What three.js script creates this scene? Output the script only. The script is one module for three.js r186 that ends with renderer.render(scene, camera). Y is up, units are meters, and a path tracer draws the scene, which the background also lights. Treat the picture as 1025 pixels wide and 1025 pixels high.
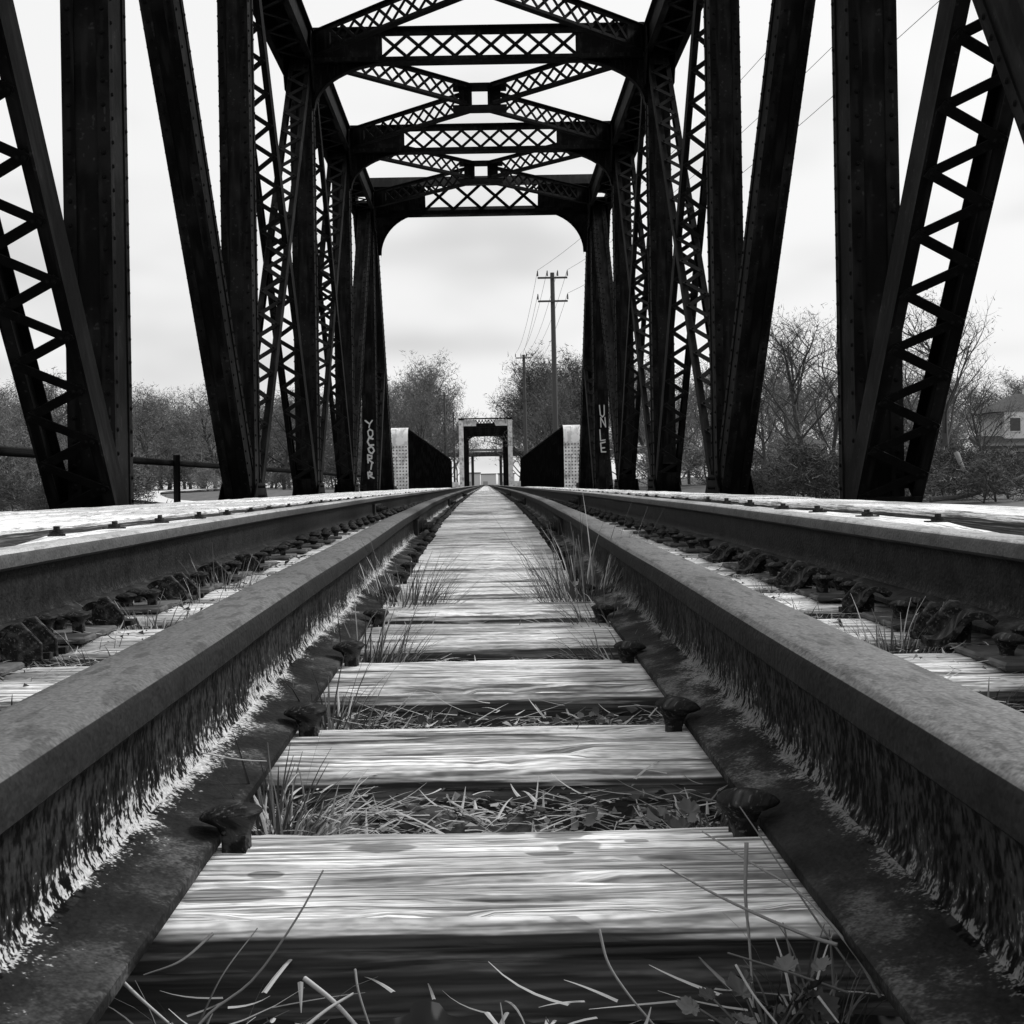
import * as THREE from 'three';
import { mergeGeometries, toCreasedNormals } from 'three/addons/utils/BufferGeometryUtils.js';

// ---------------------------------------------------------------- camera, sky, sun, exposure
// d = metres ahead of the camera (world z = -d); heights are given relative to the camera (h) and CY lifts them
const CY = 0.205, F = 1420;
const scene = new THREE.Scene();
const camera = new THREE.PerspectiveCamera(2 * Math.atan(512 / (F * 1024 / 1025)) * 180 / Math.PI, 1, 0.03, 4000);
camera.position.set(0, CY, 0);
camera.rotation.set(0, 0, -1.0 * Math.PI / 180);
camera.setViewOffset(1024, 1024, 25.5, 27.5, 1024, 1024);
const renderer = new THREE.WebGLRenderer();
renderer.toneMapping = THREE.LinearToneMapping;
renderer.toneMappingExposure = 0.93;
renderer.shadowMap.enabled = true;

// ---------------------------------------------------------------- noise
function rng(seed) { let a = seed >>> 0; return () => { a = (a + 0x6D2B79F5) | 0; let t = Math.imul(a ^ (a >>> 15), 1 | a); t = (t + Math.imul(t ^ (t >>> 7), 61 | t)) ^ t; return ((t ^ (t >>> 14)) >>> 0) / 4294967296; }; }
const PERM = new Float32Array(65536); { const r = rng(11); for (let i = 0; i < 65536; i++) PERM[i] = r(); }
function hash2(ix, iy) { let h = Math.imul(ix, 374761393) ^ Math.imul(iy, 668265263); h = Math.imul(h ^ (h >>> 13), 1274126177); return PERM[(h ^ (h >>> 16)) & 65535]; }
function vnoise(x, y, px = 0, py = 0) {               // value noise, tiling with whole periods px, py
  const x0 = Math.floor(x), y0 = Math.floor(y); let fx = x - x0, fy = y - y0;
  fx = fx * fx * (3 - 2 * fx); fy = fy * fy * (3 - 2 * fy);
  const m = (v, p) => p ? ((v % p) + p) % p : v;
  const a = m(x0, px), b = m(x0 + 1, px), c = m(y0, py), e = m(y0 + 1, py);
  return (hash2(a, c) * (1 - fx) + hash2(b, c) * fx) * (1 - fy) + (hash2(a, e) * (1 - fx) + hash2(b, e) * fx) * fy;
}
function fbm(x, y, o = 4, px = 0, py = 0) { let s = 0, a = 0.5, n = 0; for (let i = 0; i < o; i++) { s += a * vnoise(x + i * 17 * (px ? 0 : 1), y, px, py); n += a; x *= 2; y *= 2; px *= 2; py *= 2; a *= 0.5; } return s / n; }
const sstep = (a, b, x) => { const t = Math.min(1, Math.max(0, (x - a) / (b - a))); return t * t * (3 - 2 * t); };
const lerp = (a, b, t) => a + (b - a) * t;
function curve(pts) { return (d) => { if (d <= pts[0][0]) return pts[0][1]; for (let i = 1; i < pts.length; i++) if (d <= pts[i][0]) { const t = (d - pts[i - 1][0]) / (pts[i][0] - pts[i - 1][0]); return lerp(pts[i - 1][1], pts[i][1], t * t * (3 - 2 * t) * 0.35 + t * 0.65); } return pts[pts.length - 1][1]; }; }

// sky: one even layer of cloud
const sunDir = new THREE.Vector3(0.60, 0.62, -0.50).normalize();
{
  const W = 1024, H = 512, data = new Float32Array(W * H * 4);
  for (let j = 0; j < H; j++) {
    const el = (j + 0.5) / H * Math.PI - Math.PI / 2, se = Math.sin(el), ce = Math.cos(el);
    for (let i = 0; i < W; i++) {
      const az = ((i + 0.5) / W - 0.5) * 2 * Math.PI;
      const dx = ce * Math.cos(az), dz = ce * Math.sin(az);
      let v;
      if (se < -0.02) v = 0.35; else {
        const k = 1 / (Math.max(se, 0) + 0.16);
        const c1 = fbm(dx * k * 0.9 + 40, dz * k * 0.9 + 9, 5), c2 = fbm(dx * k * 2.6 + 5, dz * k * 2.6 + 70, 4);
        v = 0.98 - 0.27 * sstep(0.44, 0.74, c1 * 0.5 + c2 * 0.5);
        const cs = dx * sunDir.x + se * sunDir.y + dz * sunDir.z;
        v += 0.25 * Math.pow(Math.max(0, cs), 6);
      }
      const o = (j * W + i) * 4; data[o] = v; data[o + 1] = v; data[o + 2] = v; data[o + 3] = 1;
    }
  }
  const t = new THREE.DataTexture(data, W, H, THREE.RGBAFormat, THREE.FloatType);
  t.mapping = THREE.EquirectangularReflectionMapping; t.magFilter = THREE.LinearFilter; t.minFilter = THREE.LinearFilter; t.needsUpdate = true;
  scene.background = t; scene.environment = t;
}
const sun = new THREE.DirectionalLight(0xffffff, 3.0);
sun.position.copy(sunDir).multiplyScalar(120); sun.castShadow = true; sun.shadow.radius = 20;
sun.shadow.mapSize.set(4096, 4096);
Object.assign(sun.shadow.camera, { left: -70, right: 70, top: 70, bottom: -70, near: 1, far: 320 });
scene.add(sun); scene.add(sun.target); sun.target.position.set(0, 0, -20);

// ---------------------------------------------------------------- textures and materials
const enc = (v) => { v = Math.min(1, Math.max(0, v)); return Math.round(255 * (v <= 0.0031308 ? v * 12.92 : 1.055 * Math.pow(v, 1 / 2.4) - 0.055)); };
function tex(W, H, fn, srgb = true) {                 // fn(u, v) -> [linear value] ; grey texture
  const d = new Uint8Array(W * H * 4);
  for (let j = 0; j < H; j++) for (let i = 0; i < W; i++) {
    const v = fn((i + 0.5) / W, (j + 0.5) / H), b = srgb ? enc(v) : Math.round(255 * Math.min(1, Math.max(0, v))), o = (j * W + i) * 4;
    d[o] = b; d[o + 1] = b; d[o + 2] = b; d[o + 3] = 255;
  }
  const t = new THREE.DataTexture(d, W, H, THREE.RGBAFormat);
  t.wrapS = t.wrapT = THREE.RepeatWrapping; t.magFilter = THREE.LinearFilter; t.minFilter = THREE.LinearMipmapLinearFilter; t.generateMipmaps = true;
  if (srgb) t.colorSpace = THREE.SRGBColorSpace; t.needsUpdate = true; return t;
}
const grey = (v) => new THREE.Color().setRGB(v, v, v);
const mat = (v, rough = 0.85, extra = {}) => new THREE.MeshStandardMaterial({ color: grey(v), roughness: rough, side: THREE.DoubleSide, ...extra });
const matTex = (map, rough, extra = {}) => new THREE.MeshPhysicalMaterial({ map, roughness: rough, side: THREE.DoubleSide, specularIntensity: 0.4, ...extra });

const steelTex = tex(1024, 1024, (u, v) => {
  const a = fbm(u * 6, v * 6, 5, 6, 6), b = fbm(u * 40, v * 4, 3, 40, 4), c = fbm(u * 60, v * 60, 3, 60, 60);
  return 0.0035 + 0.009 * sstep(0.42, 0.75, a) + 0.008 * sstep(0.5, 0.8, b) + 0.02 * sstep(0.70, 0.85, c) * sstep(0.45, 0.6, a);
});
const steelBump = tex(512, 512, (u, v) => fbm(u * 40, v * 40, 4, 40, 40), false);
const M = {};
M.steel = matTex(steelTex, 0.75, { bumpMap: steelBump, bumpScale: 0.002, specularIntensity: 0.12 });
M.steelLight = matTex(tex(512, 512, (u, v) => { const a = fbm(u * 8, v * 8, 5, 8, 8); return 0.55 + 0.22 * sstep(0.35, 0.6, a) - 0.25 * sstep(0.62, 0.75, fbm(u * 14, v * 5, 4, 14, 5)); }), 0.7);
M.rivetDark = mat(0.10, 0.8);
M.iron = matTex(tex(512, 512, (u, v) => { const a = fbm(u * 10, v * 10, 5, 10, 10); return 0.012 + 0.045 * sstep(0.4, 0.75, a) + 0.08 * sstep(0.68, 0.8, fbm(u * 30, v * 30, 3, 30, 30)); }), 0.8, { bumpMap: steelBump, bumpScale: 0.0008, specularIntensity: 0.25 });
M.plate = matTex(tex(512, 512, (u, v) => { const a = fbm(u * 10, v * 10, 5, 10, 10); return 0.025 + 0.085 * sstep(0.4, 0.7, a) * (0.4 + 1.2 * fbm(u * 60, v * 60, 2, 60, 60)); }), 0.85, { bumpMap: steelBump, bumpScale: 0.003 });

// wood: u along the grain (1 m a tile), v across it (0.8 m a tile)
const woodBump = tex(2048, 1024, (u, v) => { const w = 0.010 * (fbm(u * 4, v * 12, 3, 4, 0) - 0.5); return 0.6 * fbm(u * 3, (v + w) * 90, 4, 3, 0) + 0.4 * fbm(u * 14, (v + w) * 320, 3, 14, 0); }, false);
const WB = { bumpMap: woodBump, bumpScale: 0.0045 };



// ---------------------------------------------------------------- helpers for objects
const taken = {};
function numbered(n) { if (!(n in taken)) { taken[n] = 0; return n; } taken[n]++; return n + '_' + String(taken[n]).padStart(3, '0'); }
function tag(o, label, category, group) { o.userData.label = label; o.userData.category = category; if (group) o.userData.group = group; return o; }
function thing(name, label, category, pos = [0, 0, 0], group) { const g = new THREE.Group(); g.name = numbered(name); g.position.set(...pos); scene.add(g); return tag(g, label, category, group); }
function part(name, geo, m, parent, stuff) { const o = new THREE.Mesh(geo, m); o.name = name; o.castShadow = o.receiveShadow = true; if (stuff) o.userData.kind = 'stuff'; parent.add(o); return o; }
function top(name, geo, m, label, category, group) { const o = part(numbered(name), geo, m, scene); return tag(o, label, category, group); }
function structure(name, geo, m) { const o = part(name, geo, m, scene); o.userData.kind = 'structure'; return o; }
function box(w, h, d, x = 0, y = 0, z = 0, sc = 0.5) {          // box with uv in metres * sc
  const g = new THREE.BoxGeometry(w, h, d), uv = g.attributes.uv, dims = [[d, h], [d, h], [w, d], [w, d], [w, h], [w, h]];
  const ox = hash2(Math.round(x * 97 + w * 31), Math.round(y * 53 + d * 71)), oy = hash2(Math.round(z * 41 + h * 13), 7);
  for (let f = 0; f < 6; f++) for (let k = 0; k < 4; k++) { const i = f * 4 + k; uv.setXY(i, uv.getX(i) * dims[f][0] * sc + ox, uv.getY(i) * dims[f][1] * sc + oy); }
  g.translate(x, y, z); return g;
}
const merge = (a) => mergeGeometries(a.map((g) => g.index ? g.toNonIndexed() : g), false);
const W3 = (x, h, d) => new THREE.Vector3(x, h + CY, -d);
function tubeGeo(pts, r0, r1, sides = 5) {                       // tapered tube through points
  const n = pts.length, pos = [], idx = [], uv = []; let nrm = new THREE.Vector3(0, 0, 1);
  for (let i = 0; i < n; i++) {
    const t = new THREE.Vector3().subVectors(pts[Math.min(n - 1, i + 1)], pts[Math.max(0, i - 1)]).normalize();
    let a = new THREE.Vector3().crossVectors(t, Math.abs(t.y) > 0.9 ? new THREE.Vector3(1, 0, 0) : new THREE.Vector3(0, 1, 0)).normalize();
    const b = new THREE.Vector3().crossVectors(t, a), r = lerp(r0, r1, i / (n - 1));
    for (let k = 0; k < sides; k++) { const th = k / sides * 2 * Math.PI; pos.push(pts[i].x + r * (a.x * Math.cos(th) + b.x * Math.sin(th)), pts[i].y + r * (a.y * Math.cos(th) + b.y * Math.sin(th)), pts[i].z + r * (a.z * Math.cos(th) + b.z * Math.sin(th))); uv.push(k / sides, i / n); }
  }
  for (let i = 0; i < n - 1; i++) for (let k = 0; k < sides; k++) { const a = i * sides + k, b = i * sides + (k + 1) % sides, c = a + sides, e = b + sides; idx.push(a, c, b, b, c, e); }
  for (let k = 1; k < sides - 1; k++) { idx.push(0, k, k + 1); const o = (n - 1) * sides; idx.push(o, o + k + 1, o + k); }
  const g = new THREE.BufferGeometry(); g.setAttribute('position', new THREE.Float32BufferAttribute(pos, 3)); g.setAttribute('uv', new THREE.Float32BufferAttribute(uv, 2)); g.setIndex(idx); g.computeVertexNormals(); return g;
}
function rivetGeo(list, r = 0.017, h = 0.012) {                  // list of [x,y,z, axis, sign]: low domes joined into one geometry
  const pos = [];
  for (const [x, y, z, ax, sg] of list) {
    const P = (a, b, c) => ax === 'x' ? [x + c * sg, y + a, z + b] : ax === 'y' ? [x + a, y + c * sg, z + b] : [x + a, y + b, z + c * sg];
    const n = 6;
    for (let k = 0; k < n; k++) {
      const t0 = k / n * 6.2832, t1 = (k + 1) / n * 6.2832, c0 = Math.cos(t0), s0 = Math.sin(t0), c1 = Math.cos(t1), s1 = Math.sin(t1);
      const A = P(r * c0, r * s0, 0), B = P(r * c1, r * s1, 0), C = P(0.6 * r * c0, 0.6 * r * s0, h), D = P(0.6 * r * c1, 0.6 * r * s1, h), T = P(0, 0, h * 1.15);
      pos.push(...A, ...B, ...D, ...A, ...D, ...C, ...C, ...D, ...T);
    }
  }
  const g = new THREE.BufferGeometry(); g.setAttribute('position', new THREE.Float32BufferAttribute(pos, 3)); g.setAttribute('uv', new THREE.Float32BufferAttribute(new Float32Array(pos.length / 3 * 2), 2)); g.computeVertexNormals(); return g;
}

// ---------------------------------------------------------------- line of the track
const tieDrop = curve([[-3, 0.262], [0, 0.247], [0.8, 0.2385], [2, 0.23], [5, 0.218], [10, 0.21], [30, 0.205], [60, 0.205]]);   // tie tops below the camera
const guardX = curve([[-3, 0.215], [0.3, 0.236], [0.8, 0.2405], [2, 0.252], [4.7, 0.290], [8, 0.33], [15, 0.37], [25, 0.385]]);
const tieY = (d) => CY - tieDrop(d);

// ---------------------------------------------------------------- ground, river
function groundH(x, d) {                                          // relative to the camera
  const n = (fbm(x * 0.05 + 50, d * 0.05 + 50, 4) - 0.5);
  const bank = -1.45 + n * 0.8 + 1.15 * sstep(95, 175, d) + 1.4 * sstep(12, 60, Math.abs(x)) * sstep(60, 140, d) * (x > 0 ? 1 : 0.25);
  const embank = lerp(-0.55, -3.2, sstep(1.9, 7, Math.abs(x))) + n * 0.3;
  let h = bank;
  const riv = sstep(3.6, 7, d) * (1 - sstep(46, 62, d + 8 * n));
  const nearLand = 1 - sstep(3.4, 4.6, d);
  h = lerp(h, -6.5, riv);
  h = lerp(h, embank, nearLand);
  const corridor = (1 - sstep(4, 9, Math.abs(x))) * sstep(40, 60, d) * (1 - sstep(118, 124, d));
  h = lerp(h, -4.5, corridor);
  const road = (1 - sstep(2.4, 6, Math.abs(x))) * sstep(188, 194, d);
  return lerp(h, -0.42, road);
}
{
  const xs = [], ds = [];
  for (let x = -1200; x < -120; x += 60) xs.push(x); for (let x = -120; x < -12; x += 4) xs.push(x); for (let x = -12; x <= 12; x += 0.6) xs.push(x); for (let x = 16; x <= 120; x += 4) xs.push(x); for (let x = 180; x <= 1200; x += 60) xs.push(x);
  for (let d = -40; d < -4; d += 4) ds.push(d); for (let d = -4; d < 8; d += 0.5) ds.push(d); for (let d = 8; d < 200; d += 4) ds.push(d); for (let d = 200; d < 1800; d += 50) ds.push(d);
  const pos = [], uv = [], idx = [];
  for (const d of ds) for (const x of xs) { pos.push(x, groundH(x, d) + CY, -d); uv.push(x / 6, d / 6); }
  for (let j = 0; j < ds.length - 1; j++) for (let i = 0; i < xs.length - 1; i++) { const a = j * xs.length + i, b = a + 1, c = a + xs.length, e = c + 1; idx.push(a, b, c, b, e, c); }
  const g = new THREE.BufferGeometry(); g.setAttribute('position', new THREE.Float32BufferAttribute(pos, 3)); g.setAttribute('uv', new THREE.Float32BufferAttribute(uv, 2)); g.setIndex(idx); g.computeVertexNormals();
  M.turf = matTex(tex(512, 512, (u, v) => 0.05 + 0.12 * fbm(u * 12, v * 12, 5, 12, 12)), 1);
  structure('ground', g, M.turf);
  const w = new THREE.PlaneGeometry(800, 58); w.rotateX(-Math.PI / 2); w.translate(0, -5.2 + CY, -33);
  structure('river', w, mat(0.06, 0.15));
  // footpath curving through the park on the left bank
  const pp = [[-14, 100], [-20, 105], [-23.6, 111], [-29, 123], [-33.4, 138], [-35.4, 152], [-33, 166], [-26, 174]].map(([x, d]) => new THREE.Vector3(x, 0, d));
  const c = new THREE.CatmullRomCurve3(pp).getPoints(60), pv = [], pi = [];
  c.forEach((p, i) => { const q = c[Math.min(60, i + 1)], o = c[Math.max(0, i - 1)], t = new THREE.Vector3().subVectors(q, o).normalize(); for (const s of [-1.6, 1.6]) { const x = p.x + t.z * s, d = p.z - t.x * s; pv.push(x, groundH(p.x, p.z) + CY + 0.25, -d); } if (i < 60) { const a = i * 2; pi.push(a, a + 1, a + 2, a + 1, a + 3, a + 2); } });
  const pg = new THREE.BufferGeometry(); pg.setAttribute('position', new THREE.Float32BufferAttribute(pv, 3)); pg.setIndex(pi); pg.computeVertexNormals();
  structure('path', pg, mat(0.62, 0.95));
}
// dirt and litter that fills the spaces between the near ties
{
  const nx = 180, nd = 360, pos = [], uv = [], idx = [];
  for (let j = 0; j <= nd; j++) for (let i = 0; i <= nx; i++) {
    const x = lerp(-1.9, 1.9, i / nx), d = lerp(-1.2, 4.35, j / nd);
    const n = fbm(x * 9 + 30, d * 9 + 30, 4) - 0.5, f = fbm(x * 45 + 9, d * 45, 3) - 0.5;
    pos.push(x, tieY(d) - 0.056 + n * 0.05 * (d < 0.8 ? 0.35 : 1) + f * 0.018 - 0.10 * sstep(1.4, 1.9, Math.abs(x)) - 0.045 * (1 - sstep(0.74, 0.82, d)), -d); uv.push(x, d);
  }
  for (let j = 0; j < nd; j++) for (let i = 0; i < nx; i++) { const a = j * (nx + 1) + i, b = a + 1, c = a + nx + 1, e = c + 1; idx.push(a, b, c, b, e, c); }
  const g = new THREE.BufferGeometry(); g.setAttribute('position', new THREE.Float32BufferAttribute(pos, 3)); g.setAttribute('uv', new THREE.Float32BufferAttribute(uv, 2)); g.setIndex(idx); g.computeVertexNormals();
  M.dirt = matTex(tex(1024, 1024, (u, v) => 0.015 + 0.09 * fbm(u * 50, v * 50, 4, 50, 50) * sstep(0.3, 0.7, fbm(u * 11, v * 11, 3, 11, 11)) + 0.16 * sstep(0.68, 0.78, fbm(u * 90, v * 90, 2, 90, 90))), 1, { bumpMap: steelBump, bumpScale: 0.01 });
  structure('dirt_bed', g, M.dirt);
}

// ---------------------------------------------------------------- rails
function railProfile(H, hw, fw) {                                 // half profile from the foot's underside to the middle of the head
  return [[0, 0], [fw / 2 - 0.001, 0], [fw / 2, 0.002], [fw / 2, 0.008], [fw / 2 - 0.002, 0.0095], [0.026, 0.0165], [0.013, 0.021], [0.009, 0.029], [0.008, 0.045], [0.008, H - 0.05], [0.0095, H - 0.038], [0.014, H - 0.033], [hw / 2 - 0.002, H - 0.028], [hw / 2, H - 0.026], [hw / 2, H - 0.011], [hw / 2 - 0.002, H - 0.006], [hw / 2 - 0.006, H - 0.0025], [hw / 2 - 0.012, H - 0.0008], [0, H]];
}
function arc(p) { const s = [0]; for (let i = 1; i < p.length; i++) s.push(s[i - 1] + Math.hypot(p[i][0] - p[i - 1][0], p[i][1] - p[i - 1][1])); return s; }
const stationsD = []; for (let d = -2; d < 12; d += 0.15) stationsD.push(d); for (let d = 12; d < 45; d += 1) stationsD.push(d); for (let d = 45; d <= 420; d += 12.5) stationsD.push(d);
function railGeo(p, xOf, yOf, PER) {
  const s = arc(p), L = s[s.length - 1], n = p.length;
  const ring = [...p.map(([x, y], i) => [x, y, s[i] / L]), ...p.slice(0, n - 1).reverse().map(([x, y], i) => [-x, y, s[n - 2 - i] / L])];
  const pos = [], uv = [], V = (i, k) => { const d = stationsD[i], [x, y, v] = ring[k]; pos.push(xOf(d) + x, yOf(d) + y, -d); uv.push(d / PER, v); };
  for (let i = 0; i < stationsD.length - 1; i++) for (let k = 0; k < ring.length - 1; k++) { V(i, k); V(i, k + 1); V(i + 1, k); V(i, k + 1); V(i + 1, k + 1); V(i + 1, k); }
  for (const e of [0, stationsD.length - 1]) for (let k = 1; k < ring.length - 2; k++) { V(e, 0); V(e, k); V(e, k + 1); }
  const g = new THREE.BufferGeometry(); g.setAttribute('position', new THREE.Float32BufferAttribute(pos, 3)); g.setAttribute('uv', new THREE.Float32BufferAttribute(uv, 2));
  return toCreasedNormals(g, 0.7);
}
function railTex(p, PER, seed, o) {
  const s = arc(p), L = s[s.length - 1], S = s.map((v) => v / L);
  return tex(2048, 512, (u, v) => {
    const sd = seed * 13, R = (x, n = 3) => Math.round(x * PER) / PER * PER;           // whole cycles per tile
    const fine = 0.55 * fbm(u * 420, v * 110 + sd, 2, 420, 0) + 0.45 * vnoise(u * 1000, v * 240 + sd, 1000, 0), mid = fbm(u * 26, v * 9 + sd, 5, 26, 0), big = fbm(u * 5, v * 3 + sd, 4, 5, 0);
    const streak = 0.35 * fbm(u * 120, v * 12 + sd, 3, 120, 0) + 0.65 * fbm(u * 340, v * 50 + sd, 3, 340, 0), speck = 0.5 * fbm(u * 300, v * 80 + sd, 3, 300, 0) + 0.5 * fbm(u * 800, v * 200 + sd, 2, 800, 0);
    let a;
    if (v < S[6] - 0.012 + 0.03 * (mid - 0.5)) a = o.foot * (0.35 + 1.3 * mid) * (0.6 + 0.8 * fine) + o.patch * sstep(0.50, 0.66, 0.6 * mid + 0.4 * speck) * fine * sstep(0.42, 0.6, big);
    else if (v < S[11]) a = o.web * lerp(1, 0.25 + 1.7 * sstep(0.36, 0.66, streak), o.streaks ?? 1) * (0.5 + mid);
    else if (v < S[15]) a = o.side * (0.6 + 0.8 * mid) * (0.6 + 0.8 * fine);
    else a = o.head * (0.75 + 0.5 * big) * (0.5 + 1.0 * fine) * (1 - 0.3 * sstep(0.55, 0.68, fbm(u * 30, v * 30 + sd, 4, 30, 0)));
    // crust of lichen along the root of the web, running up it in streaks and out on to the foot in patches
    const root = S[6], up = v - root, reach = up > 0 ? (S[11] - root) * 0.9 : (root - S[4]) * 0.8, k = 1 - Math.abs(up) / reach;
    if (k > 0) {
      const q = up > 0 ? 0.55 * streak + 0.45 * speck : 0.45 * mid + 0.55 * speck;
      a += o.lichen * (0.35 + 1.1 * fine) * sstep(0, 0.05, q + 0.34 * (big - 0.5) + 0.30 * Math.pow(k, 1.5) - (0.93 - o.spread)) * (0.35 + 0.65 * k);
    }
    return a;
  });
}
const pGuard = railProfile(0.122, 0.064, 0.122), pRun = railProfile(0.133, 0.066, 0.126);
const PER = 1.1, RB = { bumpMap: tex(1024, 512, (u, v) => fbm(u * 160, v * 60, 4, 160, 60), false), bumpScale: 0.0015, specularIntensity: 0.06 };
M.railL = matTex(railTex(pGuard, PER, 1, { foot: 0.022, patch: 0.10, web: 0.020, side: 0.020, head: 0.13, lichen: 0.55, spread: 0.15 }), 0.72, RB);
M.railR = matTex(railTex(pGuard, PER, 2, { foot: 0.022, patch: 0.16, web: 0.020, side: 0.020, head: 0.15, lichen: 0.16, spread: 0.15 }), 0.72, RB);
M.railOL = matTex(railTex(pRun, PER, 3, { foot: 0.03, patch: 0.05, streaks: 0.3, web: 0.020, side: 0.08, head: 0.44, lichen: 0.03, spread: 0.1 }), 0.5, RB);
M.railOR = matTex(railTex(pRun, PER, 4, { foot: 0.03, patch: 0.05, streaks: 0.3, web: 0.020, side: 0.08, head: 0.44, lichen: 0.03, spread: 0.1 }), 0.5, RB);
const PLATE_T = 0.010;
const guardRails = [], runRails = [];
for (const s of [-1, 1]) {
  const g = thing('guard_rail', s < 0 ? 'rusted inner guard rail left of the middle, pale lichen along its web' : 'rusted inner guard rail right of the middle, black web and grey worn top', 'rail');
  part('rail_bar', railGeo(pGuard, (d) => s * guardX(d), (d) => tieY(d) + 0.001, PER), s < 0 ? M.railL : M.railR, g); guardRails.push(g);
  const r = thing('running_rail', s < 0 ? 'outer running rail on the left, grey web and bright worn top' : 'outer running rail on the right, black web and bright worn top', 'rail');
  part('rail_bar', railGeo(pRun, (d) => s * 0.7505, (d) => tieY(d) + PLATE_T + 0.0005, PER), s < 0 ? M.railOL : M.railOR, r); runRails.push(r);
}
// joint bars with bolts on the inner faces of the guard rails, and on the left running rail
function joint(rail, s, xOf, d0, len, yOf, H, inner) {
  const bars = [], x = (d) => xOf(d) * s - s * inner * 0.016;
  const jb = part('joint_bar', box(0.018, H * 0.5, len, 0, 0, 0), M.iron, rail);
  const ang = Math.atan2(s * (xOf(d0 + len) - xOf(d0)), len);
  jb.position.set(x(d0 + len / 2), yOf(d0) + H * 0.42, -(d0 + len / 2)); jb.rotation.y = -ang;
  for (let k = 0; k < 4; k++) { const b = part('bolt', boltGeo, M.iron, jb); b.position.set(-s * inner * 0.012, 0, (k - 1.5) * len / 4.4); b.rotation.z = s * inner * Math.PI / 2; }
}
const boltGeo = (() => { const n = new THREE.CylinderGeometry(0.021, 0.021, 0.02, 6); n.translate(0, 0.01, 0); const w = new THREE.CylinderGeometry(0.011, 0.011, 0.035, 7); w.translate(0, 0.03, 0); const c = new THREE.CylinderGeometry(0.026, 0.026, 0.006, 10); c.translate(0, 0.003, 0); return merge([n, w, c]); })();
for (const d0 of [5.6, 12.8, 22]) { joint(guardRails[0], -1, guardX, d0, 0.6, (d) => tieY(d), 0.122, 1); joint(guardRails[1], 1, guardX, d0 - 0.2, 0.6, (d) => tieY(d), 0.122, 1); }
joint(runRails[0], -1, () => 0.7505, 9.2, 0.6, (d) => tieY(d) + PLATE_T, 0.128, 1);
joint(runRails[1], 1, () => 0.7505, 11.2, 0.6, (d) => tieY(d) + PLATE_T, 0.128, 1);

// ---------------------------------------------------------------- ties
// bleached, split top; sides dark with creosote and painted-in shade: the edge between them is ragged along the grain
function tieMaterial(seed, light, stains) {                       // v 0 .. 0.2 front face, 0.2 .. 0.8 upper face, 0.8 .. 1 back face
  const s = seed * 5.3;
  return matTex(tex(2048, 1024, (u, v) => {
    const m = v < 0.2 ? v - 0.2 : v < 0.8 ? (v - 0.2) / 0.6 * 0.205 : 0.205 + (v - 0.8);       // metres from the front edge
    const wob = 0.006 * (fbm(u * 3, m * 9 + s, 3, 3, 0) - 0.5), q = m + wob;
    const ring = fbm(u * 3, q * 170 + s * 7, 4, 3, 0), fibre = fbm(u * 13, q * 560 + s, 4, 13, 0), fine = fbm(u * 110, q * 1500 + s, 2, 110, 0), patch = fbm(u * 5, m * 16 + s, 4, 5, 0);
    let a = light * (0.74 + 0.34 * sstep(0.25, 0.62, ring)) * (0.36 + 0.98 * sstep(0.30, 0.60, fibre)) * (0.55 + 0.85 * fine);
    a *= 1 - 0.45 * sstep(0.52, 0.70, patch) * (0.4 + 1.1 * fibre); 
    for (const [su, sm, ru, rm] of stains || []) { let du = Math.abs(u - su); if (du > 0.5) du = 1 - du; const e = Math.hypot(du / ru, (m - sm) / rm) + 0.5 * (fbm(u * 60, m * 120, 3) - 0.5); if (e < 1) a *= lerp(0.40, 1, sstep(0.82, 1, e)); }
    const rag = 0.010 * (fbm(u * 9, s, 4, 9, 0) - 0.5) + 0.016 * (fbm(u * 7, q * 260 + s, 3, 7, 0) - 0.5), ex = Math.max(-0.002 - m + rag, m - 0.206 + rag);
    const dark = 0.045 + 0.06 * sstep(0.4, 0.7, ring) * fibre * 1.6 + 0.22 * sstep(0.54, 0.70, fbm(u * 9, q * 150 + s, 4, 9, 0)) * fibre * (0.4 + 1.2 * fine);   // creosote tone with side shade painted in, and bleached fibres
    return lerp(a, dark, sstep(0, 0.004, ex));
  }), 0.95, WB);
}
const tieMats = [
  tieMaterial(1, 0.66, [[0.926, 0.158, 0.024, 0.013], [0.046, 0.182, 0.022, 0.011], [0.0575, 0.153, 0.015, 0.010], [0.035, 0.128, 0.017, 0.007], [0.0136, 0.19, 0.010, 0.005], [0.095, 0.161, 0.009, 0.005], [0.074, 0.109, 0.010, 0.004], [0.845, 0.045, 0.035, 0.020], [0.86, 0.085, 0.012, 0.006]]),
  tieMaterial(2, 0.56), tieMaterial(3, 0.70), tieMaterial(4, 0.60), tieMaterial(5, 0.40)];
M.plank = tieMaterial(6, 0.95);  // timber and plank sides share the dark tone, shade painted into their colour
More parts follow.
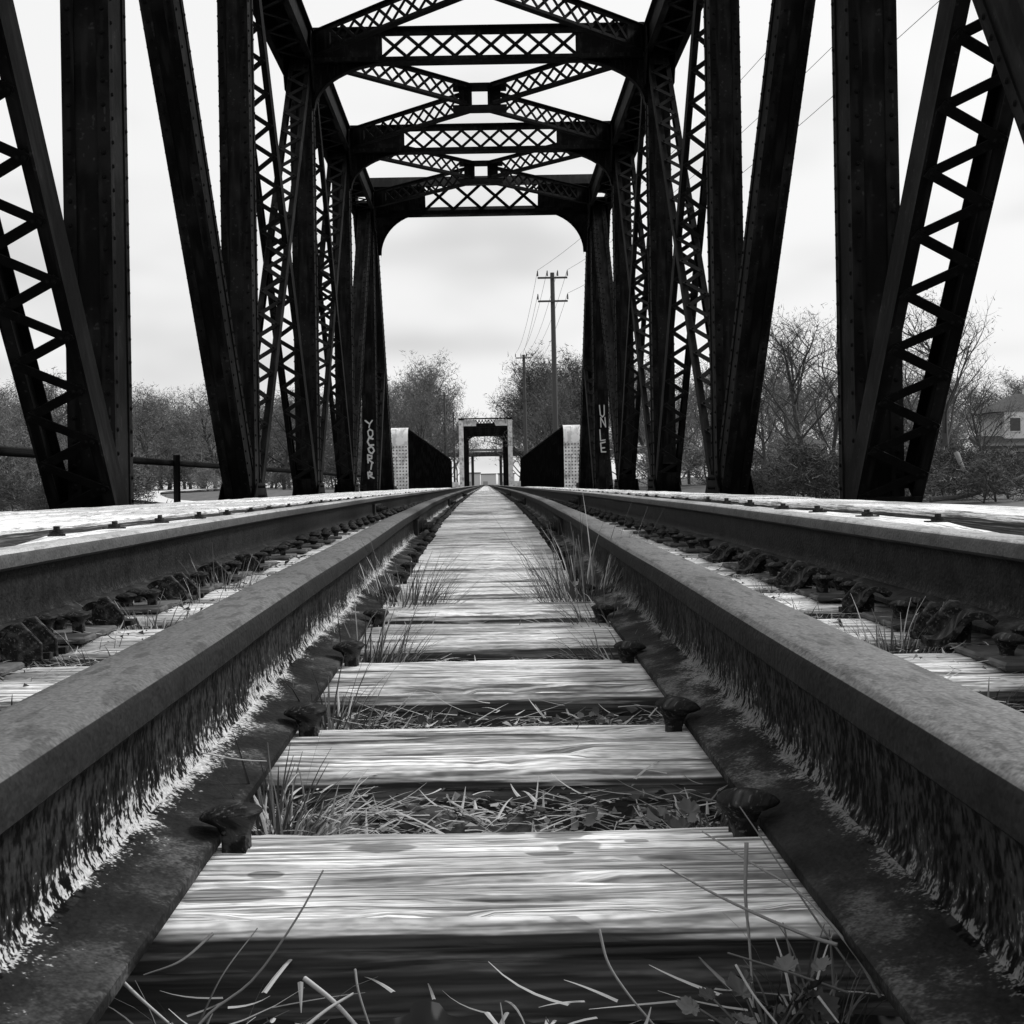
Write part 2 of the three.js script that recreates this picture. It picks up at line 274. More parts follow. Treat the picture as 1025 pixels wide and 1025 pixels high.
function tieGeo(w, h, len, NX, step, seed, cracks, round) {       // swept, split and worn timber: origin in the middle of its top
  const per = [], hw = w / 2, r = 0.012;
  const push = (z, y, v) => per.push([z, y, v]);
  // perimeter from bottom front up the front face, over the top, down the back (front = +z, towards the camera)
  const nf = Math.max(3, Math.round(h / (step * 2))), nt = Math.max(5, Math.round(w / step));
  for (let i = 0; i <= nf; i++) push(hw, -h + (h - r) * i / nf, 0.195 * i / nf);
  push(hw - r * 0.3, -r * 0.3, 0.205);
  for (let i = 0; i <= nt; i++) push(hw - r - (w - 2 * r) * i / nt, 0, 0.23 + 0.54 * i / nt);
  push(-hw + r * 0.3, -r * 0.3, 0.795);
  for (let i = 0; i <= nf; i++) push(-hw, -r - (h - r) * i / nf, 0.805 + 0.195 * i / nf);
  const P = per.length, pos = [], uv = [], idx = [];
  for (let i = 0; i <= NX; i++) {
    const x = -len / 2 + len * i / NX;
    for (let k = 0; k < P; k++) {
      let [z, y, v] = per[k];
      const topness = y > -0.03 ? 1 : 0;
      const n1 = fbm(x * 2.2 + seed * 9, k * 0.15 + seed, 3) - 0.5, n2 = fbm(x * 11 + seed, z * 150 + y * 110 + seed * 3, 3) - 0.5;
      let dy = 0, dz = 0;
      if (y === 0) {
        dy += n1 * 0.008 + n2 * 0.003;
        const q = (z + hw) / w;                                  // 0 back .. 1 front
        dy -= round * Math.pow(Math.max(0, (q - 0.62) / 0.38), 1.6) * (0.6 + 0.9 * fbm(x * 3 + seed * 2, 3.3, 3));
        if (q > 0.9 || q < 0.08) dy -= 0.016 * sstep(0.52, 0.75, fbm(x * 16 + seed * 4, q > 0.5 ? 2 : 8, 3)) * (q > 0.5 ? (q - 0.9) / 0.1 : 1 - q / 0.08);
        for (const [c0, x0, x1, dep, wid] of cracks) if (x > x0 && x < x1) {
          const c = c0 + 0.05 * (fbm(x * 4 + c0 * 50, seed, 3) - 0.5), e = Math.abs(q - c) * w;
          dy -= dep * (1 - sstep(0, wid, e)) * sstep(x0, x0 + 0.06, x) * (1 - sstep(x1 - 0.06, x1, x));
        }
      } else if (z > 0 || z < 0) {
        dz += Math.sign(z) * (n1 * 0.014 + n2 * 0.010) * (y > -h + 0.01 ? 1 : 0.5);
        if (topness && z > 0) dy -= round * (0.7 + 0.6 * fbm(x * 3 + seed * 2, 3.3, 3)) * (y > -0.02 ? 1 : 0.4);
      }
      const ex = 0.012 * (fbm(y * 30 + z * 30, seed * 3 + (i ? 5 : 0), 2) - 0.5) * (i === 0 || i === NX ? 1 : 0);
      pos.push(x + ex, y + dy, z + dz); uv.push(x + (seed === 4 ? 0 : seed * 0.371), v);
    }
  }
  for (let i = 0; i < NX; i++) for (let k = 0; k < P - 1; k++) { const a = i * P + k, b = a + 1, c = a + P, e = c + 1; idx.push(a, c, b, b, c, e); }
  for (const i of [0, NX]) for (let k = 1; k < P - 2; k++) idx.push(i * P, i * P + k, i * P + k + 1);
  const g = new THREE.BufferGeometry(); g.setAttribute('position', new THREE.Float32BufferAttribute(pos, 3)); g.setAttribute('uv', new THREE.Float32BufferAttribute(uv, 2)); g.setIndex(idx);
  return toCreasedNormals(g, 0.9);
}
const ownUv = (g, k) => { const p = g.attributes.position, u = g.attributes.uv; for (let i = 0; i < p.count; i++) u.setXY(i, (p.getX(i) + p.getZ(i) * 0.6) * k, (p.getY(i) + p.getZ(i) * 0.5) * k); return g; };
// spike: square shank, domed lipped head
const spikeGeo = (() => {
  const head = new THREE.LatheGeometry([[0, 0.0385], [0.007, 0.0382], [0.013, 0.0368], [0.0185, 0.0342], [0.0210, 0.0318], [0.0212, 0.0302], [0.0195, 0.0290], [0.013, 0.0245], [0.0092, 0.0170], [0.0088, 0.0120]].reverse().map(([x, y]) => new THREE.Vector2(x, y)), 18);
  const p = head.attributes.position;
  for (let i = 0; i < p.count; i++) { const x = p.getX(i), y = p.getY(i), z = p.getZ(i), th = Math.atan2(z, x), k = y > 0.026 ? 1 + 0.035 * Math.sin(th * 3 + 1) + 0.03 * Math.sin(th * 5) : 1; p.setXYZ(i, x * k + (y > 0.026 ? 0.003 : 0), y - 0.07 * x, z * k * 0.84); }
  const shank = new THREE.BoxGeometry(0.016, 0.06, 0.016); shank.translate(0, -0.012, 0);
  return ownUv(toCreasedNormals(merge([head, shank]), 0.7), 14);
})();
const spikeGeoFar = (() => { const a = new THREE.CylinderGeometry(0.012, 0.022, 0.012, 7); a.translate(0, 0.036, 0); const b = new THREE.CylinderGeometry(0.022, 0.009, 0.014, 7); b.translate(0, 0.023, 0); const c = new THREE.BoxGeometry(0.016, 0.05, 0.016); c.translate(0, -0.008, 0); return merge([a, b, c]); })();
const plateGeo = (() => { const sh = new THREE.Shape(); sh.moveTo(-0.155, -0.09); sh.lineTo(0.155, -0.09); sh.lineTo(0.155, 0.09); sh.lineTo(-0.155, 0.09); const g = new THREE.ExtrudeGeometry(sh, { depth: PLATE_T - 0.006, bevelEnabled: true, bevelThickness: 0.003, bevelSize: 0.003, bevelSegments: 1 }); g.rotateX(-Math.PI / 2); g.translate(0, 0.003, 0); return g; })();
// rail anchor: a bent spring bar that grips the rail's foot, with an upright back
const anchorGeo = (() => {
  const pts = [[-0.075, -0.012], [-0.05, -0.012], [-0.028, 0.002], [-0.012, 0.024], [0.008, 0.034], [0.03, 0.030], [0.044, 0.020]];
  const c = new THREE.CatmullRomCurve3(pts.map(([x, y]) => new THREE.Vector3(x, y, 0))), n = 22, g = [];
  const pos = [], idx = [], hwz = 0.021, th = 0.0065;
  for (let i = 0; i <= n; i++) { const p = c.getPoint(i / n), t = c.getTangent(i / n), nx = -t.y, ny = t.x; for (const [a, b] of [[1, 1], [1, -1], [-1, -1], [-1, 1]]) pos.push(p.x + nx * th * a, p.y + ny * th * a, hwz * b); }
  for (let i = 0; i < n; i++) for (let k = 0; k < 4; k++) { const a = i * 4 + k, b = i * 4 + (k + 1) % 4; idx.push(a, b, a + 4, b, b + 4, a + 4); }
  idx.push(0, 2, 1, 0, 3, 2); const o = n * 4; idx.push(o, o + 1, o + 2, o, o + 2, o + 3);
  const bar = new THREE.BufferGeometry(); bar.setAttribute('position', new THREE.Float32BufferAttribute(pos, 3)); bar.setAttribute('uv', new THREE.Float32BufferAttribute(new Float32Array(pos.length / 3 * 2).map((_, i) => i * 0.037 % 1), 2)); bar.setIndex(idx); bar.computeVertexNormals();
  const sh = new THREE.Shape(); sh.moveTo(-0.062, -0.02); sh.lineTo(0.012, -0.02); sh.lineTo(0.014, 0.02); sh.lineTo(-0.006, 0.05); sh.lineTo(-0.022, 0.052); sh.lineTo(-0.06, 0.012); sh.closePath();
  const pl = new THREE.ExtrudeGeometry(sh, { depth: 0.008, bevelEnabled: true, bevelThickness: 0.002, bevelSize: 0.002, bevelSegments: 1 }); pl.translate(0, 0, -0.036);
  return ownUv(toCreasedNormals(merge([bar, pl]), 0.6), 9);
})();
const tieSpec = [];
{
  const fr = [-0.5, -0.06, 0.345, 0.795, 1.245, 1.65, 2.11, 2.59, 3.05, 3.47, 3.9, 4.32], wd = [0.2, 0.2, 0.2, 0.185, 0.14, 0.22, 0.23, 0.25, 0.24, 0.22, 0.22, 0.24];
  fr.forEach((f, i) => tieSpec.push([f, wd[i]]));
  const r = rng(5); let d = 4.7; while (d < 44) { const w = 0.21 + 0.03 * r(); tieSpec.push([d, w]); d += 0.385 + 0.03 * (r() - 0.5); }
}
const ORD = ['first', 'second', 'third', 'fourth', 'fifth', 'sixth', 'seventh', 'eighth', 'ninth', 'tenth', 'eleventh', 'twelfth'];
const lowTies = [0, 1, 2].map((i) => tieGeo(0.225, 0.2, 2.6, 40, 0.022, 20 + i, [], 0.016));
const tieRoots = [];
{
  const r = rng(77);
  tieSpec.forEach(([f, w], i) => {
    const dc = f + w / 2, near = i < 15, vis = i - 3;
    let label, group;
    if (vis < 0) { label = 'weathered wooden tie close under the camera, below the bottom edge'; group = 'ties under the camera'; }
    else if (vis < 12) label = ['broad pale tie nearest the camera with dark damp spots', 'second tie from the camera, rounded and badly split', 'third tie from the camera with a long crack in its top'][vis] || `${ORD[vis]} tie from the camera, weathered pale between the guard rails`;
    else { label = 'weathered pale wooden tie farther along the track, part of the close-set far rows'; group = 'ties farther along the track'; }
    const t = thing('railroad_tie', label, 'railroad tie', [0, tieY(dc), -dc], group);
    const skew = (r() - 0.5) * 0.014, dyy = (r() - 0.5) * 0.024;
    let geo, m;
    if (near) {
      const cr = [];
      if (vis === 0) cr.push([0.46, -1.3, 1.3, 0.012, 0.0045], [0.18, -0.2, 0.22, 0.006, 0.004], [0.80, -0.02, 0.6, 0.006, 0.004]);
      else if (vis === 1) cr.push([0.30, -1.3, 1.3, 0.016, 0.010], [0.58, -0.4, 0.5, 0.018, 0.009], [0.8, -0.3, 0.1, 0.012, 0.008]);
      for (let k = 0; k < 7; k++) { const x0 = -0.45 + r() * 0.6; cr.push([0.06 + 0.9 * r(), x0, x0 + 0.12 + r() * 0.4, 0.004 + 0.006 * r(), 0.003 + 0.002 * r()]); }
      if (vis > 1) for (let k = 0; k < 3; k++) { const x0 = -1.2 + r() * 1.2; cr.push([0.15 + 0.7 * r(), x0, x0 + 0.5 + r() * 1.2, 0.006 + 0.01 * r(), 0.005 + 0.005 * r()]); }
      if (vis === 2) cr.push([0.42, -1.3, 1.3, 0.016, 0.007]);
      geo = tieGeo(w, 0.2, 2.6, vis < 5 ? 170 : 80, vis < 3 ? 0.0028 : vis < 5 ? 0.0042 : 0.009, i + 1, cr, [0.003, 0.012, 0.008][vis] ?? 0.008);
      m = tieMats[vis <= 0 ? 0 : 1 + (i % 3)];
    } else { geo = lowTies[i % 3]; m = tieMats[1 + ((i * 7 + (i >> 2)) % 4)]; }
    const beam = part('beam', geo, m, t); beam.rotation.y = skew; if (!near) { beam.scale.set(1, 1, w / 0.225); beam.position.y = dyy; }
    tieRoots.push(t);
    if (dc > 30 || dc < -0.3) return;
    const sg = dc < 5 ? spikeGeo : spikeGeoFar;
    for (const s of [-1, 1]) {
      const pl = part('tie_plate', plateGeo, M.plate, t); pl.position.set(s * 0.765, 0.0005, 0); pl.rotation.y = (r() - 0.5) * 0.03;
      const holes = dc < 18 ? [[-0.086, 0.05], [-0.082, -0.045], [-0.128, 0.02], [0.052, 0.03]] : [[-0.086, 0.05], [-0.128, -0.03]];
      for (const [hx, hz] of holes) { const sp = part('spike', sg, M.iron, pl); sp.position.set(s * hx, -0.006 + 0.012 * r(), hz + 0.02 * (r() - 0.5)); sp.rotation.set((r() - 0.5) * 0.16, (s > 0 ? 0 : Math.PI) + (r() - 0.5) * 0.6, (r() - 0.5) * 0.16); }
      const gx = guardX(dc);
      for (const [off, hz] of [[-0.0725, -(w / 2 - 0.035)], [0.0725, 0.02]]) { const sp = part('spike', sg, M.iron, t); sp.position.set(s * (gx + off), -0.0135 + 0.009 * r(), hz + 0.02 * (r() - 0.5)); sp.rotation.set((r() - 0.5) * 0.2, (off * s < 0 ? 0 : Math.PI) + (r() - 0.5) * 0.5, (r() - 0.5) * 0.14); }
    }
  });
}
// rail anchors gripping the running rails beside the ties
{
  const r = rng(31);
  for (const s of [-1, 1]) for (const d of [1.50, 1.95, 2.02, 2.42, 2.9, 2.98, 3.40, 3.84]) {
    const a = part('rail_anchor', anchorGeo, M.iron, runRails[s < 0 ? 0 : 1]);
    a.position.set(s * (0.7505 - 0.098 + 0.006 * r()), tieY(d) + 0.014, -d); a.scale.setScalar(0.62 + 0.2 * r()); a.rotation.set((r() - 0.5) * 0.2, s > 0 ? (r() - 0.5) * 0.3 : Math.PI + (r() - 0.5) * 0.3, 0);
  }
}
// ties too far off to tell apart
{
  const g = new THREE.InstancedMesh(lowTies[0], tieMats[2], 330); g.name = 'far_railroad_ties'; g.userData = { kind: 'stuff', label: 'far wooden ties merging into one strip towards the second bridge', category: 'railroad ties' };
  const m = new THREE.Matrix4(); for (let i = 0; i < 330; i++) { const d = 44.2 + i * 1.0 * 0.4; m.makeTranslation(0, tieY(d), -d); g.setMatrixAt(i, m); } scene.add(g);
}

// ---------------------------------------------------------------- guard timbers and walkway planks
const bolt2 = (() => { const a = new THREE.BoxGeometry(0.06, 0.008, 0.05); a.translate(0, 0.004, 0); const b = new THREE.CylinderGeometry(0.02, 0.02, 0.02, 6); b.translate(0, 0.018, 0); const c = new THREE.CylinderGeometry(0.01, 0.01, 0.03, 7); c.translate(0.002, 0.03, 0); return merge([a, b, c]); })();
function timberGeo(x0, x1, d0, d1, yTop, thick, seed, ragged) {
  const NX = Math.round((d1 - d0) / 0.12), xs = [x0, x0 + 0.006]; const nw = Math.max(3, Math.round((x1 - x0) / 0.03)); for (let i = 1; i < nw; i++) xs.push(lerp(x0, x1, i / nw)); xs.push(x1 - 0.006, x1);
  const pos = [], uv = [], idx = [], P = xs.length + 4;
  for (let j = 0; j <= NX; j++) {
    const d = lerp(d0, d1, j / NX), Y = (o) => CY - yTop + o;
    const wob = 0.006 * (fbm(d * 0.8 + seed * 5, seed, 3) - 0.5);
    const ring = [[x0 + wob, -thick], [x0 + wob * 1.2, -thick * 0.5]];
    xs.forEach((x, k) => { const e = k === 0 || k === xs.length - 1 ? -0.006 : 0; let y = e + 0.010 * (fbm(d * 2 + seed, x * 30 + seed, 3) - 0.5); if (ragged && j < 5) y -= ragged * (1 - j / 5) * fbm(x * 25 + seed, seed, 2); ring.push([x + wob, y]); });
    ring.push([x1 + wob, -thick * 0.5], [x1 + wob, -thick]);
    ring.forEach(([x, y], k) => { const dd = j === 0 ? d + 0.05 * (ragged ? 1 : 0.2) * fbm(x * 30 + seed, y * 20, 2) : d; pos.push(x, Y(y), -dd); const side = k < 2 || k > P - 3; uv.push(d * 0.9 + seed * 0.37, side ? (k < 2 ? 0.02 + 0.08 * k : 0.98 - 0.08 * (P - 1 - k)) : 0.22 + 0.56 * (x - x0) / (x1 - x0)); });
  }
  for (let j = 0; j < NX; j++) for (let k = 0; k < P - 1; k++) { const a = j * P + k, b = a + 1, c = a + P, e = c + 1; idx.push(a, b, c, b, e, c); }
  for (const j of [0, NX]) for (let k = 1; k < P - 1; k++) idx.push(j * P, j * P + k, j * P + k + 1);
  const g = new THREE.BufferGeometry(); g.setAttribute('position', new THREE.Float32BufferAttribute(pos, 3)); g.setAttribute('uv', new THREE.Float32BufferAttribute(uv, 2)); g.setIndex(idx);
  return toCreasedNormals(g, 0.7);
}
{
  const r = rng(404);
  const place = ['nearest', 'second', 'third', 'fourth', 'fifth', 'sixth', 'seventh', 'eighth', 'ninth', 'tenth'];
  for (const s of [-1, 1]) {
    const side = s < 0 ? 'left' : 'right', lx = (a, b) => s > 0 ? [a, b] : [-b, -a];
    let d = s < 0 ? 2.85 : 2.75, k = 0;
    while (d < 44) {
      const L = 4.4 + r(), [a, b] = lx(0.90, 1.08), yt = s < 0 ? 0.1035 : 0.1035;
      const t = thing('guard_timber', `${place[k] || 'farthest'} bolted guard timber beside the ${side} running rail${k === 0 ? ', its end split' : ''}`, 'timber');
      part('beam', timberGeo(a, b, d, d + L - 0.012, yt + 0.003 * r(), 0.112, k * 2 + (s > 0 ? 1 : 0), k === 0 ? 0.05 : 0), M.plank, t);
      for (let q = d + 0.42; q < d + L - 0.1; q += 0.55) { const bo = part('bolt', bolt2, M.iron, t); bo.position.set(s * (1.0 + 0.02 * (r() - 0.5)), CY - yt + 0.002, -q); bo.scale.set(0.7 + 0.3 * r(), 0.4 + 0.2 * r(), 0.8); bo.rotation.y = r() * 3; }
      d += L; k++;
    }
    const rows = s < 0 ? [[1.19, 1.41, 0.086], [1.425, 1.66, 0.088], [1.675, 1.92, 0.086], [1.935, 2.2, 0.087]] : [[1.17, 1.36, 0.088], [1.375, 1.57, 0.090]];
    rows.forEach(([a0, b0, yt], row) => {
      let d = 1.2 + r() * 0.6, k = 0; const [a, b] = lx(a0, b0);
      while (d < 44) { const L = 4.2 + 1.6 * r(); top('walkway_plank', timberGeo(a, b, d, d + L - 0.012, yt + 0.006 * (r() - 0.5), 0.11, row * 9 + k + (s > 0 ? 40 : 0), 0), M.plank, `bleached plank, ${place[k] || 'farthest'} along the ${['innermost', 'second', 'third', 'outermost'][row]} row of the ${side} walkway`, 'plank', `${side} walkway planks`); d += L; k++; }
    });
  }
}

// ---------------------------------------------------------------- through-truss bridge
const NODE = { Z: 4.75, A: 9.66, B: 15.30, C: 20.94, D: 26.58, E: 32.22, F: 37.3 };
const HT = 6.40;                                                  // chord axis above the camera
const bridge = thing('truss_bridge', 'black riveted steel through-truss railway bridge spanning over the track', 'bridge');
const XC = 2.62;
function frame(name, P, Q, x) {                                   // group whose local y runs from P to Q (d, h) and local z faces the camera side
  const g = new THREE.Group(); g.name = name; bridge.add(g);
  g.position.copy(W3(x, P[1], P[0])); g.rotation.x = Math.atan2(-(Q[0] - P[0]), Q[1] - P[1]);
  g.userData.len = undefined; delete g.userData.len; return [g, Math.hypot(Q[0] - P[0], Q[1] - P[1])];
}
function solidMember(name, P, Q, x, wx, dn, from = 0, cut = 0) {
  const [g, len] = frame(name, P, Q, x), L = len - from - cut, y = from + L / 2;
  part('web_plate', box(wx - 0.024, L, dn - 0.024, 0, y, 0), M.steel, g);
  const fl = 0.085, t = 0.012, rv = [];
  for (const sz of [-1, 1]) for (const sx of [-1, 1]) {
    part('flange_angle', merge([box(fl, L, t, sx * (wx / 2 - fl / 2), y, sz * (dn / 2 - t / 2)), box(t, L, fl - t - 0.001, sx * (wx / 2 - t / 2), y, sz * (dn / 2 - t - (fl - t) / 2 - 0.001))]), M.steel, g);
    for (let s = from + 0.1; s < from + L - 0.05; s += 0.16) { rv.push([sx * (wx / 2 - 0.045), s, sz * dn / 2, 'z', sz]); rv.push([sx * wx / 2, s + 0.08, sz * (dn / 2 - 0.05), 'x', sx]); }
  }
  part('rivets', rivetGeo(rv), M.steel, g, true);
  return g;
}
let laceCount = 0;
function lacedMember(name, P, Q, x, wx, dn, opt = {}) {
  const [g, len] = frame(name, P, Q, x), from = opt.from || 0, L = len - from - (opt.cut || 0), y = from + L / 2, fw = opt.fw || 0.05, rv = [];
  for (const sx of [-1, 1]) {
    part('channel', merge([box(0.016, L, dn, sx * (wx / 2 - 0.008), y, 0), box(fw, L, 0.013, sx * (wx / 2 - 0.016 - fw / 2), y, dn / 2 - 0.0075), box(fw, L, 0.013, sx * (wx / 2 - 0.016 - fw / 2), y, -dn / 2 + 0.0075)]), M.steel, g);
  }
  const bat = opt.bat || 0.45;
  for (const sz of [-1, 1]) for (const e of [0, 1]) { const bx = part('batten_plate', box(wx - 0.02, bat, 0.012, 0, e ? from + L - bat / 2 : from + bat / 2, sz * (dn / 2 + 0.007)), M.steel, g); for (const sx of [-1, 1]) for (let q = 0.06; q < bat; q += 0.1) rv.push([sx * (wx / 2 - 0.06), (e ? from + L - bat : from) + q, sz * (dn / 2 + 0.013), 'z', sz]); }
  const pitch = opt.pitch || 0.19, gap = wx - 0.032 - fw, n = Math.floor((L - 2 * bat) / pitch), p = (L - 2 * bat) / n, bl = Math.hypot(gap, p) + 0.05, ang = Math.atan2(gap, p);
  const barG = box(opt.bw || 0.058, bl, 0.011), far = [];
  for (const sz of [1]) for (let k = 0; k < n; k++) {
    const yy = from + bat + (k + 0.5) * p, a = (k % 2 ? 1 : -1) * ang, z = sz * (dn / 2 + 0.006 + (k % 2 ? 0.0115 : 0));
    rv.push([(k % 2 ? 1 : -1) * gap / 2, yy - p / 2, sz * (dn / 2 + 0.022), 'z', sz]);
    if (opt.single && sz > 0 && laceCount < 240) { const b = part('lacing_bar', barG, M.steel, g); b.position.set(0, yy, z); b.rotation.z = a; laceCount++; }
    else { const b = barG.clone(); b.rotateZ(a); b.translate(0, yy, z); far.push(b); }
  }
  if (far.length) part('lacing', merge(far), M.steel, g, true);
  part('rivets', rivetGeo(rv, 0.018, 0.014), M.steel, g, true);
  return g;
}
const chordHW = 0.25, chordX = 2.67;
for (const s of [-1, 1]) {
  // posts
  for (const k of ['A', 'B', 'C', 'D', 'E']) solidMember('vertical_post', [NODE[k], -0.25], [NODE[k], HT - 0.1], s * XC, 0.32, k === 'A' || k === 'E' ? 0.46 : 0.40);
  // solid diagonals in the panels next to the ends
  solidMember('diagonal', [NODE.B - 0.05, -0.15], [NODE.A + 0.1, HT], s * XC, 0.28, 0.38, 0, 0.2);
  solidMember('diagonal', [NODE.D + 0.05, -0.15], [NODE.E - 0.1, HT], s * XC, 0.28, 0.38, 0, 0.2);
  // crossed laced diagonals in the two middle panels
  lacedMember('diagonal', [NODE.C - 0.1, -0.15], [NODE.B + 0.15, HT - 0.1], s * (XC + 0.02), 0.34, 0.2, { single: true, pitch: 0.2 });
  lacedMember('counter_diagonal', [NODE.B + 0.1, -0.15], [NODE.C - 0.15, HT - 0.1], s * (XC - 0.02), 0.30, 0.16, { single: true, pitch: 0.2 });
  lacedMember('diagonal', [NODE.C + 0.1, -0.15], [NODE.D - 0.15, HT - 0.1], s * (XC + 0.02), 0.34, 0.2, { pitch: 0.2 });
  lacedMember('counter_diagonal', [NODE.D - 0.1, -0.15], [NODE.C + 0.15, HT - 0.1], s * (XC - 0.02), 0.30, 0.16, { pitch: 0.2 });
  // inclined end posts and the struts that stay them
  solidMember('end_post', [NODE.Z, -0.3], [NODE.A, HT], s * chordX, 0.50, 0.44);
  solidMember('end_post', [NODE.F, -0.3], [NODE.E, HT], s * chordX, 0.50, 0.44);
  lacedMember('collision_strut', [NODE.A - 0.12, -0.15], [7.12, 2.78], s * (chordX - 0.01), 0.44, 0.26, { single: true, pitch: 0.19, fw: 0.06, bw: 0.062, bat: 0.14 });
  lacedMember('collision_strut', [NODE.E + 0.12, -0.15], [34.76, 2.78], s * (chordX - 0.01), 0.44, 0.26, { pitch: 0.19, fw: 0.06, bw: 0.062, bat: 0.14 });
  // chords
  const ch = new THREE.Group(); ch.name = 'top_chord'; bridge.add(ch); ch.position.copy(W3(s * chordX, HT, 0));
  const Lc = NODE.E - NODE.A + 0.3, mid = -(NODE.A + NODE.E) / 2;
  for (const sx of [-1, 1]) { part('side_plate', box(0.03, 0.42, Lc, sx * 0.2, -0.005, mid), M.steel, ch); part('flange_angle', box(0.09, 0.014, Lc, sx * 0.225, -0.208, mid), M.steel, ch); }
  part('cover_plate', box(0.56, 0.016, Lc, 0, 0.214, mid), M.steel, ch);
  const lc = []; for (let d = NODE.A + 0.5; d < NODE.E - 0.3; d += 0.42) { const b = box(0.06, 0.012, 0.56); b.rotateY((Math.round(d / 0.42) % 2 ? 1 : -1) * 0.72); b.translate(0, -0.222, -d); lc.push(b); }
  part('lacing', merge(lc), M.steel, ch, true);
  const bc = new THREE.Group(); bc.name = 'bottom_chord'; bridge.add(bc); bc.position.copy(W3(s * XC, -0.55, 0));
  for (const sx of [-1, 1]) part('side_plate', box(0.03, 0.4, NODE.F - NODE.Z + 0.5, sx * 0.15, 0, -(NODE.Z + NODE.F) / 2), M.steel, bc);
  // gussets at the panel points
  for (const [k, d] of Object.entries(NODE)) {
    const gp = new THREE.Group(); gp.name = 'gusset'; bridge.add(gp);
    if (k !== 'Z' && k !== 'F') {
      gp.position.copy(W3(s * XC, 0, d)); const rv = [];
      for (const sx of [-1, 1]) {
        const sh = new THREE.Shape(); sh.moveTo(-0.55, HT + 0.18); sh.lineTo(0.55, HT + 0.18); sh.lineTo(0.6, HT - 0.2); sh.lineTo(0.36, HT - 0.62); sh.lineTo(-0.36, HT - 0.62); sh.lineTo(-0.6, HT - 0.2); sh.closePath();
        const g = new THREE.ExtrudeGeometry(sh, { depth: 0.012, bevelEnabled: false }); g.rotateY(Math.PI / 2); g.translate(sx * 0.205 + (s * (chordX - XC)) * 0 - 0.006, 0, 0); part('plate', g, M.steel, gp);
        const sb = new THREE.Shape(); sb.moveTo(-0.5, -0.7); sb.lineTo(0.5, -0.7); sb.lineTo(0.5, -0.15); sb.lineTo(0.26, 0.06); sb.lineTo(-0.26, 0.06); sb.lineTo(-0.5, -0.15); sb.closePath();
        const h = new THREE.ExtrudeGeometry(sb, { depth: 0.012, bevelEnabled: false }); h.rotateY(Math.PI / 2); h.translate(sx * 0.185 - 0.006, 0, 0); if (k !== 'A' && k !== 'E') part('plate', h, M.steel, gp);
        for (let a = -0.2; a <= 0.21; a += 0.1) for (const yy of [HT - 0.55, HT - 0.42, HT - 0.3, 0.02, -0.08]) if (yy > 1 || (k !== 'A' && k !== 'E')) rv.push([sx * (yy > 1 ? 0.212 : 0.192), yy, a, 'x', sx]);
      }
      part('rivets', rivetGeo(rv, 0.018, 0.014), M.steel, gp, true);
    } else {
      gp.position.copy(W3(s * chordX, 0, d));
      for (const sx of [-1, 1]) part('plate', box(0.014, 0.9, 1.1, sx * 0.27, -0.45, 0), M.steel, gp);
    }
  }
}
